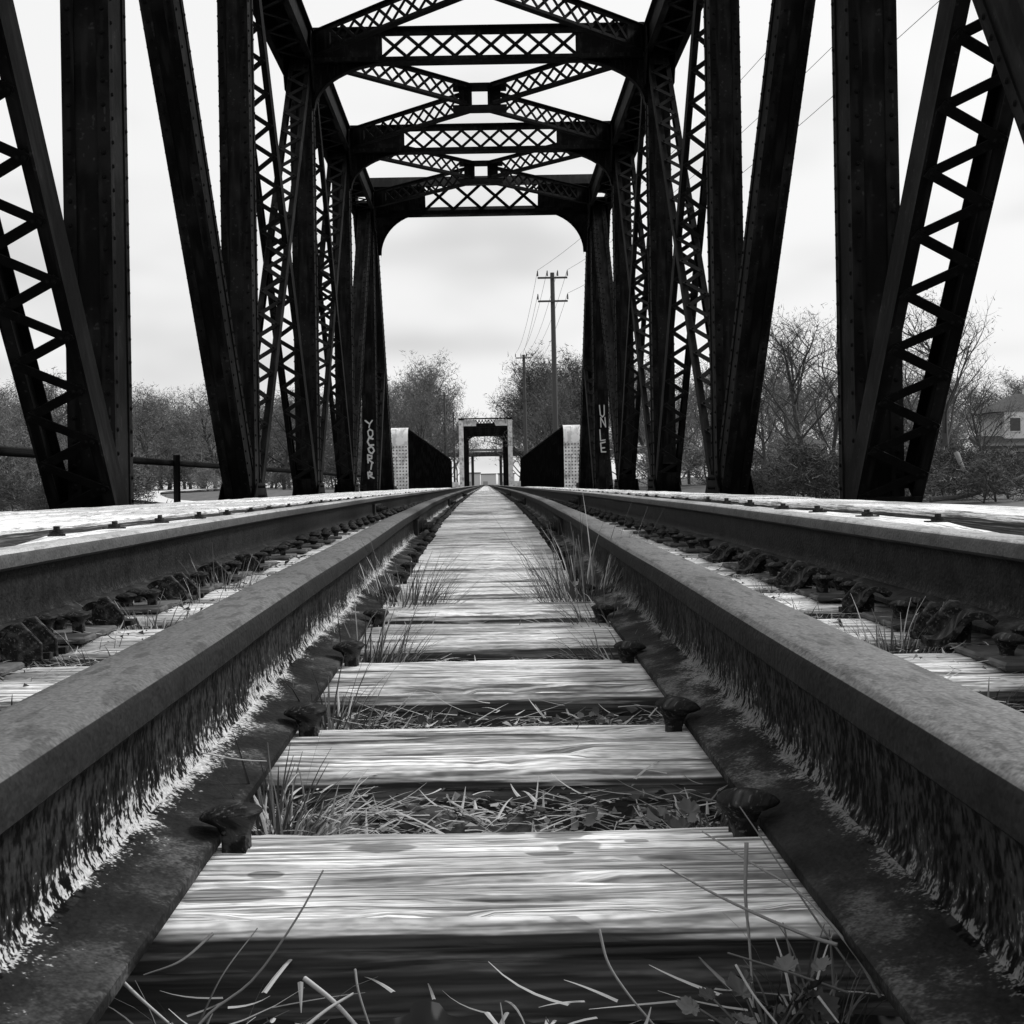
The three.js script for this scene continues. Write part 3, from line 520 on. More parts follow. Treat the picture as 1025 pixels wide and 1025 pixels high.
// lattice strut with curved knees, in the plane of the posts (tilt > 0 lays it in the plane of an inclined end post)
function latticeStrut(name, d, hTop, hBot, opt) {
  const g = new THREE.Group(); g.name = name; bridge.add(g); g.position.copy(W3(0, hTop, d)); g.rotation.x = opt.tilt || 0;
  const D = hTop - hBot, X = opt.half, wx = opt.web, th = opt.th || 0.13;
  for (const [y, t] of [[-opt.ft / 2, 0], [-D + opt.ft / 2, 1]]) part('flange', merge([box(2 * X, opt.ft, th * 0.3, 0, y, 0), box(2 * X, 0.016, th * 1.6, 0, t ? y - opt.ft / 2 - 0.008 : y + opt.ft / 2 + 0.008, 0)]), M.steel, g);
  const gap = D - 2 * opt.ft, n = opt.n, p = 2 * wx / n, bl = Math.hypot(gap, p) + 0.03, ang = Math.atan2(p, gap), bg = box(opt.bw || 0.05, bl, 0.011);
  for (let k = 0; k < n; k++) for (const q of [-1, 1]) { const b = part('lattice_bar', bg, M.steel, g); b.position.set(-wx + (k + 0.5) * p, -D / 2, q * 0.008); b.rotation.z = q * ang; laceCount++; }
  for (const s of [-1, 1]) {
    const sh = new THREE.Shape(); sh.moveTo(wx, -0.01); sh.lineTo(X, -0.01); sh.lineTo(X, -opt.knee); sh.lineTo(opt.kx1, -opt.knee + 0.02);
    if (opt.curve) sh.bezierCurveTo(opt.kx1 - 0.02, -D - (opt.knee - D) * 0.42, lerp(opt.kx0, opt.kx1, 0.55), -D - 0.02, opt.kx0, -D); else sh.lineTo(opt.kx0, -D);
    sh.lineTo(wx, -D); sh.closePath();
    const e = new THREE.ExtrudeGeometry(sh, { depth: 0.016, bevelEnabled: false, curveSegments: 14 }); e.translate(0, 0, -0.008); if (s < 0) e.scale(-1, 1, 1); e.computeVertexNormals();
    const rv = []; for (let x = wx + 0.06; x < X; x += 0.11) rv.push([s * x, -0.06, 0.009, 'z', 1], [s * x, -D + 0.06, 0.009, 'z', 1]);
    const kp = part('knee_plate', e, M.steel, g); part('rivets', rivetGeo(rv, 0.016), M.steel, kp, true);
    // stiffening angle along the curved edge
    const c = opt.curve ? new THREE.CubicBezierCurve3(new THREE.Vector3(s * opt.kx1, -opt.knee, 0), new THREE.Vector3(s * (opt.kx1 - 0.02), -D - (opt.knee - D) * 0.42, 0), new THREE.Vector3(s * lerp(opt.kx0, opt.kx1, 0.55), -D - 0.02, 0), new THREE.Vector3(s * opt.kx0, -D, 0)).getPoints(14) : [new THREE.Vector3(s * opt.kx1, -opt.knee, 0), new THREE.Vector3(s * opt.kx0, -D, 0)];
    const pos = [], idx = []; c.forEach((p, i) => { pos.push(p.x, p.y - 0.004, 0.08, p.x, p.y - 0.004, -0.08, p.x, p.y + 0.012, 0.08, p.x, p.y + 0.012, -0.08); if (i) { const a = (i - 1) * 4, b = i * 4; idx.push(a, a + 1, b, a + 1, b + 1, b, a + 2, b + 2, a + 3, a + 3, b + 2, b + 3, a, b, a + 2, a + 2, b, b + 2, a + 1, a + 3, b + 1, a + 3, b + 3, b + 1); } });
    const rg = new THREE.BufferGeometry(); rg.setAttribute('position', new THREE.Float32BufferAttribute(pos, 3)); rg.setAttribute('uv', new THREE.Float32BufferAttribute(new Float32Array(pos.length / 3 * 2), 2)); rg.setIndex(idx); rg.computeVertexNormals(); part('edge_angle', rg, M.steel, g);
  }
  return g;
}
for (const k of ['B', 'C', 'D']) latticeStrut('sway_strut', NODE[k] - 0.1, 6.70, 6.22, { half: 2.5, web: 1.42, ft: 0.085, n: 8, knee: 1.15, kx0: 1.25, kx1: 2.42, curve: true, th: 0.16 });
const tiltF = Math.atan2(NODE.F - NODE.E, HT + 0.3) * 1;
latticeStrut('portal_strut', NODE.E - 0.15, 6.86, 6.12, { half: 2.55, web: 1.28, ft: 0.06, n: 4, knee: 1.85, kx0: 1.28, kx1: 2.36, curve: true, tilt: tiltF, th: 0.3, bw: 0.07 });
latticeStrut('portal_strut', NODE.A - 0.1, 6.86, 6.12, { half: 2.55, web: 1.28, ft: 0.06, n: 4, knee: 1.85, kx0: 1.28, kx1: 2.36, curve: true, tilt: -tiltF, th: 0.3, bw: 0.07 });
// lattice laterals crossing between the top chords
function lateral(x0, d0, x1, d1, h) {
  const g = new THREE.Group(); g.name = 'lateral_brace'; bridge.add(g); g.position.copy(W3(x0, h, d0));
  const L = Math.hypot(x1 - x0, d1 - d0); g.rotation.y = Math.atan2(d1 - d0, x1 - x0);
  const D = 0.34, ft = 0.055;
  for (const e of [-1, 1]) part('flange', merge([box(L, ft, 0.02, L / 2, e * (D / 2 - ft / 2), 0), box(L, 0.012, 0.12, L / 2, e * (D / 2 + 0.006), 0)]), M.steel, g);
  const n = 9, p = (L - 0.7) / n, gap = D - 2 * ft, bars = []; for (let k = 0; k < n; k++) for (const q of [-1, 1]) { const b = box(0.045, Math.hypot(gap, p) + 0.03, 0.01); b.rotateZ(q * Math.atan2(p, gap)); b.translate(0.42 + (k + 0.5) * p, 0, q * 0.008); bars.push(b); }
  part('lacing', merge(bars), M.steel, g, true);
  part('end_plate', box(0.42, D - 0.01, 0.024, 0.21, 0, 0), M.steel, g);
}
for (const [a, b] of [['A', 'B'], ['B', 'C'], ['C', 'D'], ['D', 'E']]) {
  const d0 = NODE[a] + 0.15, d1 = NODE[b] - 0.25, m = (d0 + d1) / 2, h = 6.46;
  for (const s of [-1, 1]) { lateral(s * 2.42, d0, s * 0.22, m - 0.25, h); lateral(s * 2.42, d1, s * 0.22, m + 0.25, h); }
  const g = new THREE.Group(); g.name = 'crossing_gusset'; bridge.add(g); g.position.copy(W3(0, h, m));
  for (const e of [-1, 1]) part('plate', box(0.9, 0.014, 0.5, 0, e * 0.183, 0), M.steel, g);
  for (const s of [-1, 1]) part('web_plate', box(0.22, 0.34, 0.02, s * 0.24, 0, 0), M.steel, g);
}
// floor beams and stringers under the ties
for (const [k, d] of Object.entries(NODE)) if (k !== 'Z') part('floor_beam', box(5.0, 0.7, 0.3, 0, CY - 0.98, -d), M.steel, bridge);
for (const s of [-1, 1]) part('stringer', box(0.3, 0.18, 33.6, s * 0.8, CY - 0.515, -(4.5 + 33.6 / 2)), M.steel, bridge);
// painted lettering on the far posts
const GLYPH = { Y: [[[0, 0], [0.5, 0.45]], [[1, 0], [0.5, 0.45], [0.35, 1]]], O: [[[0.5, 0.05], [0.1, 0.3], [0.15, 0.75], [0.55, 0.95], [0.9, 0.65], [0.85, 0.25], [0.5, 0.05]]], C: [[[0.9, 0.15], [0.4, 0.05], [0.08, 0.45], [0.3, 0.9], [0.9, 0.85]]], R: [[[0.15, 1], [0.2, 0.05], [0.8, 0.15], [0.75, 0.45], [0.2, 0.55], [0.95, 1]]], U: [[[0.1, 0], [0.1, 0.8], [0.5, 1], [0.85, 0.8], [0.95, 0]]], N: [[[0.1, 1], [0.15, 0], [0.8, 0.95], [0.9, 0]]], L: [[[0.2, 0], [0.15, 0.95], [0.9, 0.9]]], E: [[[0.9, 0.05], [0.15, 0.1], [0.15, 0.95], [0.9, 0.95]], [[0.15, 0.5], [0.7, 0.48]]], I: [[[0.6, 0], [0.4, 0.6]], [[0.38, 0.9], [0.4, 1]]] };
function paint(text, x, h0, d, len, wid, seed) {                   // sprayed letters, one below the other
  const r = rng(seed), cv = document.createElement('canvas'); cv.width = 128; cv.height = 512; const c = cv.getContext('2d');
  c.fillStyle = '#000'; c.fillRect(0, 0, 128, 512); c.strokeStyle = '#fff'; c.lineCap = 'round'; c.lineJoin = 'round';
  const n = text.length, H = 512 / n;
  for (let i = 0; i < n; i++) for (const st of GLYPH[text[i]]) {
    c.lineWidth = 11 + 5 * r(); c.beginPath(); const ox = 22 + 22 * r(), w = 56 + 18 * r(), hh = H * (0.78 + 0.3 * r());
    st.forEach(([a, b], k) => { const X = ox + a * w + 8 * (r() - 0.5) + b * 8, Y = i * H + 4 + b * hh + 6 * (r() - 0.5); if (k) c.lineTo(X, Y); else c.moveTo(X, Y); }); c.stroke();
  }
  const m = new THREE.MeshStandardMaterial({ color: grey(0.5), roughness: 0.9, alphaMap: new THREE.CanvasTexture(cv), alphaTest: 0.5, side: THREE.DoubleSide });
  const o = part('graffiti', new THREE.PlaneGeometry(wid, len), m, bridge); o.position.copy(W3(x, h0 + len / 2, d));
}
paint('YOCORIR', -XC, 0.15, NODE.E - 0.243, 1.35, 0.29, 3);
paint('UNLE', XC, 0.65, NODE.E - 0.243, 1.1, 0.26, 8);

// ---------------------------------------------------------------- pipe railing outside the left truss
{
  const g = thing('pipe_railing', 'dark pipe handrail with round posts outside the left truss', 'railing');
  const x = -3.3, hr = 0.285;
  part('top_rail', tubeGeo([5, 12, 20, 28, 37].map((d) => W3(x, hr - 0.05 * (d < 10 ? 0 : 0), d)), 0.035, 0.035, 10), M.steel, g);
  for (const d of [9.1, 14.85, 20.5, 26.2, 32]) { const p = part('post', tubeGeo([W3(x + 0.06, -1.0, d), W3(x + 0.06, hr + 0.08, d)], 0.036, 0.036, 10), M.steel, g); }
  part('walkway_beam', box(0.5, 0.16, 33, x + 0.1, CY - 1.0, -21), M.steel, g);
}

// ---------------------------------------------------------------- plate girder bridge beyond the truss
{
  const g = thing('plate_girder_bridge', 'black through plate girder span with pale riveted rounded ends, beyond the truss', 'bridge');
  const d0 = 45, d1 = 112, hT = 1.84, hB = -0.9;
  for (const s of [-1, 1]) {
    const gi = new THREE.Group(); gi.name = 'girder'; g.add(gi); gi.position.set(s * 2.78, CY, 0);
    const sh = new THREE.Shape(); sh.moveTo(d0 + 0.02, hB); sh.lineTo(d0 + 0.02, hT - 0.5); sh.quadraticCurveTo(d0 + 0.02, hT, d0 + 0.55, hT); sh.lineTo(d1 - 8, hT); sh.lineTo(d1, hT - 0.9); sh.lineTo(d1, hB); sh.closePath();
    const w = new THREE.ExtrudeGeometry(sh, { depth: 0.03, bevelEnabled: false, curveSegments: 12 }); w.rotateY(Math.PI / 2); w.translate(-0.015, 0, 0);
    part('web_plate', w, M.steel, gi);
    for (let d = d0 + 1.2; d < d1 - 6; d += 1.5) part('stiffener', merge([box(0.24, hT - hB - 0.12, 0.014, -s * 0.135, (hT + hB) / 2, -d), box(0.014, hT - hB - 0.12, 0.09, -s * 0.02, (hT + hB) / 2, -d - 0.045)]), M.steel, gi);
    // cover plate: along the top and, pale, bent down over the near end
    part('cover_plate', box(0.56, 0.03, d1 - 8 - d0 - 0.6, 0, hT + 0.015, -(d0 + 0.6 + d1 - 8) / 2), M.steel, gi);
    const path = [[d0, hB + 0.5]]; for (let i = 0; i <= 10; i++) { const t = i / 10; path.push([d0 + 0.55 * t * t, lerp(hT - 0.5, hT, 1 - (1 - t) * (1 - t)) + 0.012]); } path.push([d0 + 0.6, hT + 0.012]);
    const pos = [], idx = [], uv = [], rv = []; let acc = 0;
    path.forEach(([d, h], i) => { if (i) acc += Math.hypot(d - path[i - 1][0], h - path[i - 1][1]); for (const x of [-0.31, 0.31]) for (const o of [0, 0.02]) { pos.push(x, h + o * 0.6, -(d - o)); uv.push(x, acc); } if (i) { const a = (i - 1) * 4, b = i * 4; idx.push(a + 1, a + 3, b + 1, a + 3, b + 3, b + 1, a, b, a + 2, a + 2, b, b + 2, a, a + 1, b, a + 1, b + 1, b, a + 2, b + 2, a + 3, a + 3, b + 2, b + 3); } });
    const eg = new THREE.BufferGeometry(); eg.setAttribute('position', new THREE.Float32BufferAttribute(pos, 3)); eg.setAttribute('uv', new THREE.Float32BufferAttribute(uv, 2)); eg.setIndex(idx); eg.computeVertexNormals();
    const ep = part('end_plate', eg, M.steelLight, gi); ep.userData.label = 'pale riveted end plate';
    for (let y = hB + 0.6; y < hT - 0.5; y += 0.11) for (const x of [-0.25, -0.15, -0.05, 0.05, 0.15, 0.25]) rv.push([x, y, -(d0 - 0.022), 'z', 1]);
    part('rivets', rivetGeo(rv, 0.026, 0.02), M.rivetDark, ep, true);
  }
  for (let d = d0 + 2; d < d1; d += 6) part('floor_beam', box(5.5, 0.5, 0.3, 0, CY - 0.8, -d), M.steel, g);
  for (const d of [41.5, 116]) { }
}
// stone piers
{
  const st = matTex(tex(256, 256, (u, v) => 0.16 + 0.2 * fbm(u * 12, v * 12, 4, 12, 12)), 0.95);
  for (const [d, l, lab] of [[41.4, 5.5, 'stone pier between the truss and the girder span'], [118, 10, 'stone pier between the girder span and the far truss']]) { const p = thing('bridge_pier', lab, 'pier', [0, CY - 7, -d]); part('shaft', box(7, 5.7, l - 0.6, 0, 2.85, 0), st, p); part('cap', box(7.4, 0.35, l, 0, 5.88, 0), st, p); part('bearing_beam', box(1.9, 0.53, l - 0.4, 0, 6.3, 0), M.steel, p); }
  const ab = thing('bridge_abutment', 'stone abutment under the near end of the truss', 'abutment', [0, CY - 7, -4.3]); part('shaft', box(8, 6.1, 1.2, 0, 3.05, 0), st, ab); part('cap', box(8.4, 0.3, 1.6, 0, 6.25, 0), st, ab);
}

// ---------------------------------------------------------------- second truss bridge and overpass far down the line
{
  const g = thing('far_truss_bridge', 'small distant truss bridge with pale end posts and portal at the end of the track', 'bridge');
  const d0 = 145, d1 = 182, hT = 6.62;
  for (const s of [-1, 1]) {
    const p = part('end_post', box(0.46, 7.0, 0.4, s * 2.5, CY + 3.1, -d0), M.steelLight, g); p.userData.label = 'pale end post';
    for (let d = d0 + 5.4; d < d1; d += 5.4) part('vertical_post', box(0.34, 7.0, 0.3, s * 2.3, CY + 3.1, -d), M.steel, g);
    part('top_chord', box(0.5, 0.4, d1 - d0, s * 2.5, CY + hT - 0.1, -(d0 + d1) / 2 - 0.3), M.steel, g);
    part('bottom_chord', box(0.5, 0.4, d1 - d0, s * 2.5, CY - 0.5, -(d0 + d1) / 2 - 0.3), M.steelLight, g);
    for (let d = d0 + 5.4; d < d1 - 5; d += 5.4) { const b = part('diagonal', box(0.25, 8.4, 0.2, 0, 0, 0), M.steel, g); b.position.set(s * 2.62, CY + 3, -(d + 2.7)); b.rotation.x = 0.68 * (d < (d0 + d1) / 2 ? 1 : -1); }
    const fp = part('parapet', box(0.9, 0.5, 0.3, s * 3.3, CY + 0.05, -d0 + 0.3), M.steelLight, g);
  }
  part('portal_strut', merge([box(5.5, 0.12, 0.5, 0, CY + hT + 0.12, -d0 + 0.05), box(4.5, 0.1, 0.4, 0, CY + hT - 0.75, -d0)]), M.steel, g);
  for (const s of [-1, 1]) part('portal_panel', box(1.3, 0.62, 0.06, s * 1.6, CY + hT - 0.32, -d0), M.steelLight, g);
  for (let k = 0; k < 6; k++) for (const q of [-1, 1]) { const b = part('lattice_bar', box(0.08, 0.78, 0.03), M.steel, g); b.position.set(-0.8 + k * 0.32, CY + hT - 0.32, -d0 + q * 0.03); b.rotation.z = q * 0.6; }
  for (let k = 1; k < 7; k++) {
    const sh = new THREE.Shape(); sh.moveTo(-2.35, 6.5); sh.lineTo(2.35, 6.5); sh.lineTo(2.35, 4.9); sh.quadraticCurveTo(2.2, 5.85, 1.3, 6.0); sh.lineTo(-1.3, 6.0); sh.quadraticCurveTo(-2.2, 5.85, -2.35, 4.9); sh.closePath();
    const e = new THREE.ExtrudeGeometry(sh, { depth: 0.2, bevelEnabled: false, curveSegments: 8 }); e.translate(0, CY, -(d0 + k * 5.4)); part('sway_frame', e, M.steel, g);
  }
  part('deck', box(4.6, 0.3, d1 - d0, 0, CY - 0.62, -(d0 + d1) / 2), M.steel, g);
  const o = thing('overpass', 'dark road overpass crossing the track beyond the far truss', 'overpass');
  part('deck_beam', box(60, 0.75, 5, 0, CY + 5.6, -262), mat(0.03, 0.9), o);
  for (const x of [-18, -9, -2.5, 2.7, 9, 18]) part('column', box(0.5, 6.2, 0.6, x, CY + 2.4, -262), mat(0.04, 0.9), o);
  part('railing', box(60, 0.5, 0.1, 0, CY + 6.3, -259.6), mat(0.25, 0.9), o);
  const whites = [[-4.4, 430, 5, 4, 'low white building left of the track end'], [5.6, 400, 4.5, 3.4, 'low white building right of the track end'], [0.8, 560, 6, 4.6, 'pale building closing the view at the track end']];
  for (const [x, d, w, h, lab] of whites) { const b = thing('trackside_building', lab, 'building', [x, CY - 0.6, -d]); part('wall', box(w, h, 5, 0, h / 2, 0), mat(0.6, 0.9), b); part('roof', box(w + 0.5, 0.3, 5.6, 0, h + 0.15, 0), mat(0.12, 0.9), b); part('door', box(w * 0.3, h * 0.4, 0.06, -w * 0.2, h * 0.2, 2.53), mat(0.3, 0.6), b); }
}

// ---------------------------------------------------------------- utility poles and wires
const woodPole = mat(0.07, 0.95), wireM = mat(0.02, 0.7);
function pole(x, d, hTop, hBase, arms, label, r = 0.13) {
  const g = thing('utility_pole', label, 'utility pole', [x, CY + hBase, -d], 'utility poles along the right of the track'); delete g.userData.group;
  part('pole', tubeGeo([new THREE.Vector3(0, 0, 0), new THREE.Vector3(0.03, (hTop - hBase) / 2, 0), new THREE.Vector3(0, hTop - hBase, 0)], r * 1.25, r * 0.75, 9), woodPole, g);
  const tips = [];
  for (const [dy, hw, ins] of arms) {
    const a = part('crossarm', box(hw * 2, 0.08, 0.08, 0, hTop - hBase - dy, 0.14), woodPole, g);
    for (const t of ins) { const i = part('insulator', new THREE.CylinderGeometry(0.025, 0.04, 0.24, 7), woodPole, a); i.position.set(t * hw, hTop - hBase - dy + 0.2, 0.14); tips.push(new THREE.Vector3(x + t * hw, CY + hTop - dy + 0.35, -d + 0.14)); }
  }
  return tips;
}
const arms1 = [[0.25, 0.68, [-1, -0.35, 0.35, 1]], [1.32, 0.68, [-1, 1]]];
const t0 = pole(8.3, 20, 9.9, -7, arms1, 'nearest utility pole, standing just outside the right truss');
const t1 = pole(3.18, 65, 9.65, -5, arms1, 'tall wooden utility pole with two crossarms right of the opening');
const t2 = pole(2.95, 106, 9.65, -5, [[0.25, 0.62, [-1, -0.35, 0.35, 1]], [1.3, 0.66, [-1, 1]], [3.4, 0.6, [-1, 1]]], 'second utility pole farther off, in front of the right trees', 0.14);
pole(-4.3, 150, 9.8, -4, [[0.3, 0.5, [-1, 1]]], 'distant utility pole left of the far truss, nearer one', 0.14);
pole(-4.6, 205, 10.6, -2, [[0.3, 0.5, [-1, 1]]], 'distant utility pole left of the far truss, farther one', 0.14);
const spans = [['near wire span from the tall pole towards the right truss', t0, t1], ['far wire span between the two utility poles', t1, t2]];
for (const [lab, a, b] of spans) a.forEach((p, i) => { if (a === t0 && (i === 1 || i === 2 || i === 4)) return; const q = b[i], pts = []; for (let k = 0; k <= 14; k++) { const t = k / 14, v = new THREE.Vector3().lerpVectors(p, q, t); v.y -= 4 * t * (1 - t) * 0.7; pts.push(v); } top('overhead_wire', tubeGeo(pts, 0.008, 0.008, 4), wireM, lab, 'wire', lab); });

// ---------------------------------------------------------------- trees
function treeVariant(seed, o) {                                   // geometry of a tree 1 unit = 1 m, height o.h
  const r = rng(seed), wood = [], twigs = [], leaf = [];
  const rv = (s) => (r() - 0.5) * 2 * s;
  function fleck(p, size) { const a = new THREE.Vector3(rv(1), rv(0.8) + 0.35, rv(1)).normalize().multiplyScalar(size * 3.2), b = new THREE.Vector3(rv(1), rv(1), rv(1)).normalize().multiplyScalar(size * 0.45); leaf.push(p.x, p.y, p.z, p.x + a.x, p.y + a.y, p.z + a.z, p.x + b.x, p.y + b.y, p.z + b.z); }
  function branch(p, dir, len, rad, lvl) {
    const n = lvl < 2 ? 5 : 3, pts = [p.clone()]; let q = p.clone(), dd = dir.clone();
    for (let i = 0; i < n; i++) { dd.add(new THREE.Vector3(rv(0.22), rv(0.16) + o.up * 0.1, rv(0.22))).normalize(); q = q.clone().addScaledVector(dd, len / n); pts.push(q); }
    (lvl < 2 ? wood : twigs).push(tubeGeo(pts, rad, rad * (lvl < o.depth ? 0.5 : 0.25), lvl < 1 ? 7 : lvl < 3 ? 4 : 3));
    if (lvl >= o.depth) { for (let k = 0; k < o.leaves; k++) { const t = pts[1 + Math.floor(r() * n)]; fleck(t.clone().add(new THREE.Vector3(rv(o.spread), rv(o.spread), rv(o.spread))), o.leafSize * (0.5 + r())); } return; }
    const kids = lvl === 0 ? o.kids0 : o.kids;
    for (let k = 0; k < kids; k++) {
      const t = lvl === 0 ? lerp(o.bole, 1, (k + r() * 0.8) / kids) : lerp(0.25, 1, (k + r()) / kids);
      const f = Math.min(n - 0.001, t * n), i = Math.floor(f), pp = pts[i].clone().lerp(pts[i + 1], f - i);
      const az = k * 2.4 + r() * 1.2, tilt = lvl === 0 ? lerp(o.tilt, 0.35, t) : 0.5 + 0.5 * r();
      const base = lvl === 0 ? new THREE.Vector3(0, 1, 0) : dd.clone();
      const side = new THREE.Vector3(Math.cos(az), rv(0.3), Math.sin(az)).normalize();
      const nd = base.multiplyScalar(Math.cos(tilt)).addScaledVector(side, Math.sin(tilt)).normalize();
      branch(pp, nd, len * (lvl === 0 ? lerp(0.62, 0.35, t) * o.wide : 0.52 + 0.2 * r()), rad * (lvl === 0 ? 0.42 : 0.5), lvl + 1);
    }
  }
  branch(new THREE.Vector3(0, -0.3, 0), new THREE.Vector3(rv(0.05), 1, rv(0.05)).normalize(), o.h * (o.stem || 0.8), o.rad, 0);
  const trunk = mergeGeometries(wood), tw = mergeGeometries(twigs), lg = new THREE.BufferGeometry();
  if (leaf.length) { lg.setAttribute('position', new THREE.Float32BufferAttribute(leaf, 3)); lg.setAttribute('uv', new THREE.Float32BufferAttribute(new Float32Array(leaf.length / 3 * 2), 2)); lg.computeVertexNormals(); }
  const crown = leaf.length ? mergeGeometries([tw.toNonIndexed(), lg]) : tw;
  return { trunk, crown };
}
const V = {
  bare: [1, 2, 3].map((s) => treeVariant(s, { h: 10, rad: 0.2, depth: 4, kids0: 9, kids: 4, tilt: 0.95, wide: 1, bole: 0.22, up: 0.6, leaves: 4, spread: 0.4, leafSize: 0.09 })),
  bud: [4, 5, 6].map((s) => treeVariant(s, { h: 10, rad: 0.2, depth: 3, kids0: 10, kids: 5, tilt: 1.1, wide: 1.05, bole: 0.15, up: 0.4, leaves: 26, spread: 0.6, leafSize: 0.13 })),
  shrub: [7, 8].map((s) => treeVariant(s, { h: 4, stem: 0.55, rad: 0.07, depth: 2, kids0: 12, kids: 6, tilt: 1.2, wide: 1.5, bole: 0.05, up: 0.3, leaves: 34, spread: 0.5, leafSize: 0.13 })),
};
const bark = mat(0.05, 0.95), crowns = { bare: mat(0.07, 1), bud: mat(0.14, 1), shrub: mat(0.10, 1), light: mat(0.19, 1), dark: mat(0.06, 1) };
let treeN = 0;
function tree(kind, x, d, height, label, group, crownMat, wide = 1, sink = 0) {
  const v = V[kind][treeN++ % V[kind].length], g = thing(kind === 'shrub' ? 'shrub' : kind === 'bare' ? 'bare_tree' : 'budding_tree', label, kind === 'shrub' ? 'shrub' : 'tree', [x, groundH(x, d) + CY - sink, -d], group);
  const s = height / (kind === 'shrub' ? 3.4 : 10); g.scale.set(s * wide, s, s * wide); g.rotation.y = treeN * 1.7;
  part('trunk', v.trunk, bark, g); part('crown', v.crown, crowns[crownMat || kind], g); return g;
}
const XP = (px, d) => (px - 487) * d / F;                          // lateral place of something d metres off
{
  const r = rng(909);
  // left bank
  let list = [[-10, 112, 8.0], [30, 128, 8.8], [66, 120, 9.6], [100, 135, 8.2], [150, 185, 11.5], [185, 205, 11], [215, 190, 12.2], [250, 210, 12.5], [285, 190, 11.5], [320, 205, 13], [352, 190, 11], [130, 215, 12], [170, 228, 13], [240, 235, 13.5], [-50, 125, 9], [290, 240, 14], [5, 180, 12], [55, 190, 12.5]];
  list.forEach(([px, d, h], i) => tree(i % 4 === 1 ? 'bare' : 'bud', XP(px, d), d, h, i % 4 === 1 ? 'bare tree in the grey treeline behind the left railing' : 'budding tree in the grey treeline behind the left railing', i % 4 === 1 ? 'bare trees on the left bank' : 'budding trees on the left bank', i % 4 === 1 ? 'bare' : (i % 3 ? 'bud' : 'light'), 1.1));
  for (let i = 0; i < 14; i++) { const px = -20 + i * 11 + r() * 5, d = 78 + r() * 26; tree('shrub', XP(px, d), d, 2.0 + 1.9 * r(), 'dense riverside shrub behind the left laced strut', 'shrubs on the left bank', i % 2 ? 'shrub' : 'dark', 1.1); }
  for (let i = 0; i < 9; i++) { const px = 150 + i * 26 + r() * 10, d = 165 + r() * 25; tree('shrub', XP(px, d), d, 2.6 + 1.6 * r(), 'shrub beside the footpath on the left bank', 'shrubs beyond the footpath', i % 2 ? 'shrub' : 'light', 1.2); }
  for (let i = 0; i < 22; i++) { const px = -60 + i * 20 + r() * 12, d = 245 + r() * 45; tree('bud', XP(px, d), d, 12.5 + 3 * r(), 'budding tree in the back row of the left treeline', 'back row of the left treeline', i % 3 ? 'bud' : 'light', 1.25); }
  for (let i = 0; i < 16; i++) { const px = -50 + i * 27 + r() * 12, d = 205 + r() * 30; tree('shrub', XP(px, d), d, 5.5 + 2.5 * r(), 'tall shrub under the left treeline', 'tall shrubs under the left treeline', i % 2 ? 'shrub' : 'bud', 1.3); }
  for (let i = 0; i < 16; i++) { const px = 615 + i * 30 + r() * 12, d = 165 + r() * 40; tree('bud', XP(px, d), d, 8 + 3.5 * r(), 'budding tree in the back row of the right bank', 'back row of the right bank', i % 3 ? 'bud' : 'light', 1.2); }
  // behind the girder span, left and right of the opening
  list = [[400, 175, 12.0], [418, 165, 12.6], [432, 170, 13.3], [440, 200, 14.0], [411, 210, 13], [450, 240, 13.2], [458, 330, 13], [385, 190, 12], [425, 150, 9.5]];
  list.forEach(([px, d, h]) => tree('bud', XP(px, d), d, h, 'budding tree above the left plate girder', 'trees above the left girder', 'bud', 0.8));
  list = [[524, 190, 13.5], [538, 175, 14.2], [552, 185, 14.5], [566, 170, 13.8], [580, 190, 15.5], [600, 175, 14], [545, 230, 16.5], [530, 260, 16], [520, 330, 16], [572, 150, 11.5], [556, 140, 10]];
  list.forEach(([px, d, h], i) => tree(i === 4 ? 'bare' : 'bud', XP(px, d), d, h, i === 4 ? 'bare tree topping the trees above the right plate girder' : 'budding tree above the right plate girder', i === 4 ? undefined : 'trees above the right girder', i === 4 ? 'bare' : i % 2 ? 'dark' : 'bud', 0.85));
  // right bank
  list = [[625, 150, 13, 'bud'], [650, 140, 11, 'bud'], [690, 150, 10, 'bud'], [715, 125, 10, 'bud']];
  list.forEach(([px, d, h, k]) => tree(k, XP(px, d), d, h, 'budding tree glimpsed between the right truss members', 'trees behind the right truss', 'bud', 0.9));
  tree('bud', XP(765, 118), 118, 10.5, 'rounded budding tree left of the thick right post', undefined, 'light', 0.9);
  tree('bare', XP(812, 104), 104, 12.3, 'tall bare tree filling the gap left of the thick right post', undefined, 'bare', 1.0);
  tree('bare', XP(835, 112), 112, 12.0, 'bare tree rising beside the thick right post', undefined, 'bare', 0.9);
  tree('bare', XP(790, 140), 140, 13.5, 'bare tree farther back in the gap left of the thick right post', undefined, 'bud', 0.9);
  tree('bare', XP(952, 96), 96, 12.2, 'large bare tree between the right laced strut and the house', undefined, 'bare', 1.05);
  tree('bare', XP(925, 108), 108, 9.5, 'bare tree seen through the lacing of the right strut', undefined, 'bud', 0.9);
  tree('bare', XP(985, 82), 82, 6.5, 'slender bare sapling in front of the house', undefined, 'bare', 0.8);
  tree('bare', XP(895, 120), 120, 9, 'low bare tree behind the thick right post', undefined, 'bud', 1);
  tree('bud', XP(938, 122), 122, 6.5, 'low budding tree left of the house', undefined, 'bud', 1.2);
  for (let i = 0; i < 22; i++) { const px = 745 + i * 13.2 + r() * 6, d = 70 + r() * 20; tree('shrub', XP(px, d), d, 1.7 + 1.7 * r(), 'dark tangled shrub in the undergrowth of the right bank', 'undergrowth shrubs on the right bank', i % 3 ? 'dark' : 'shrub', 1.2); }
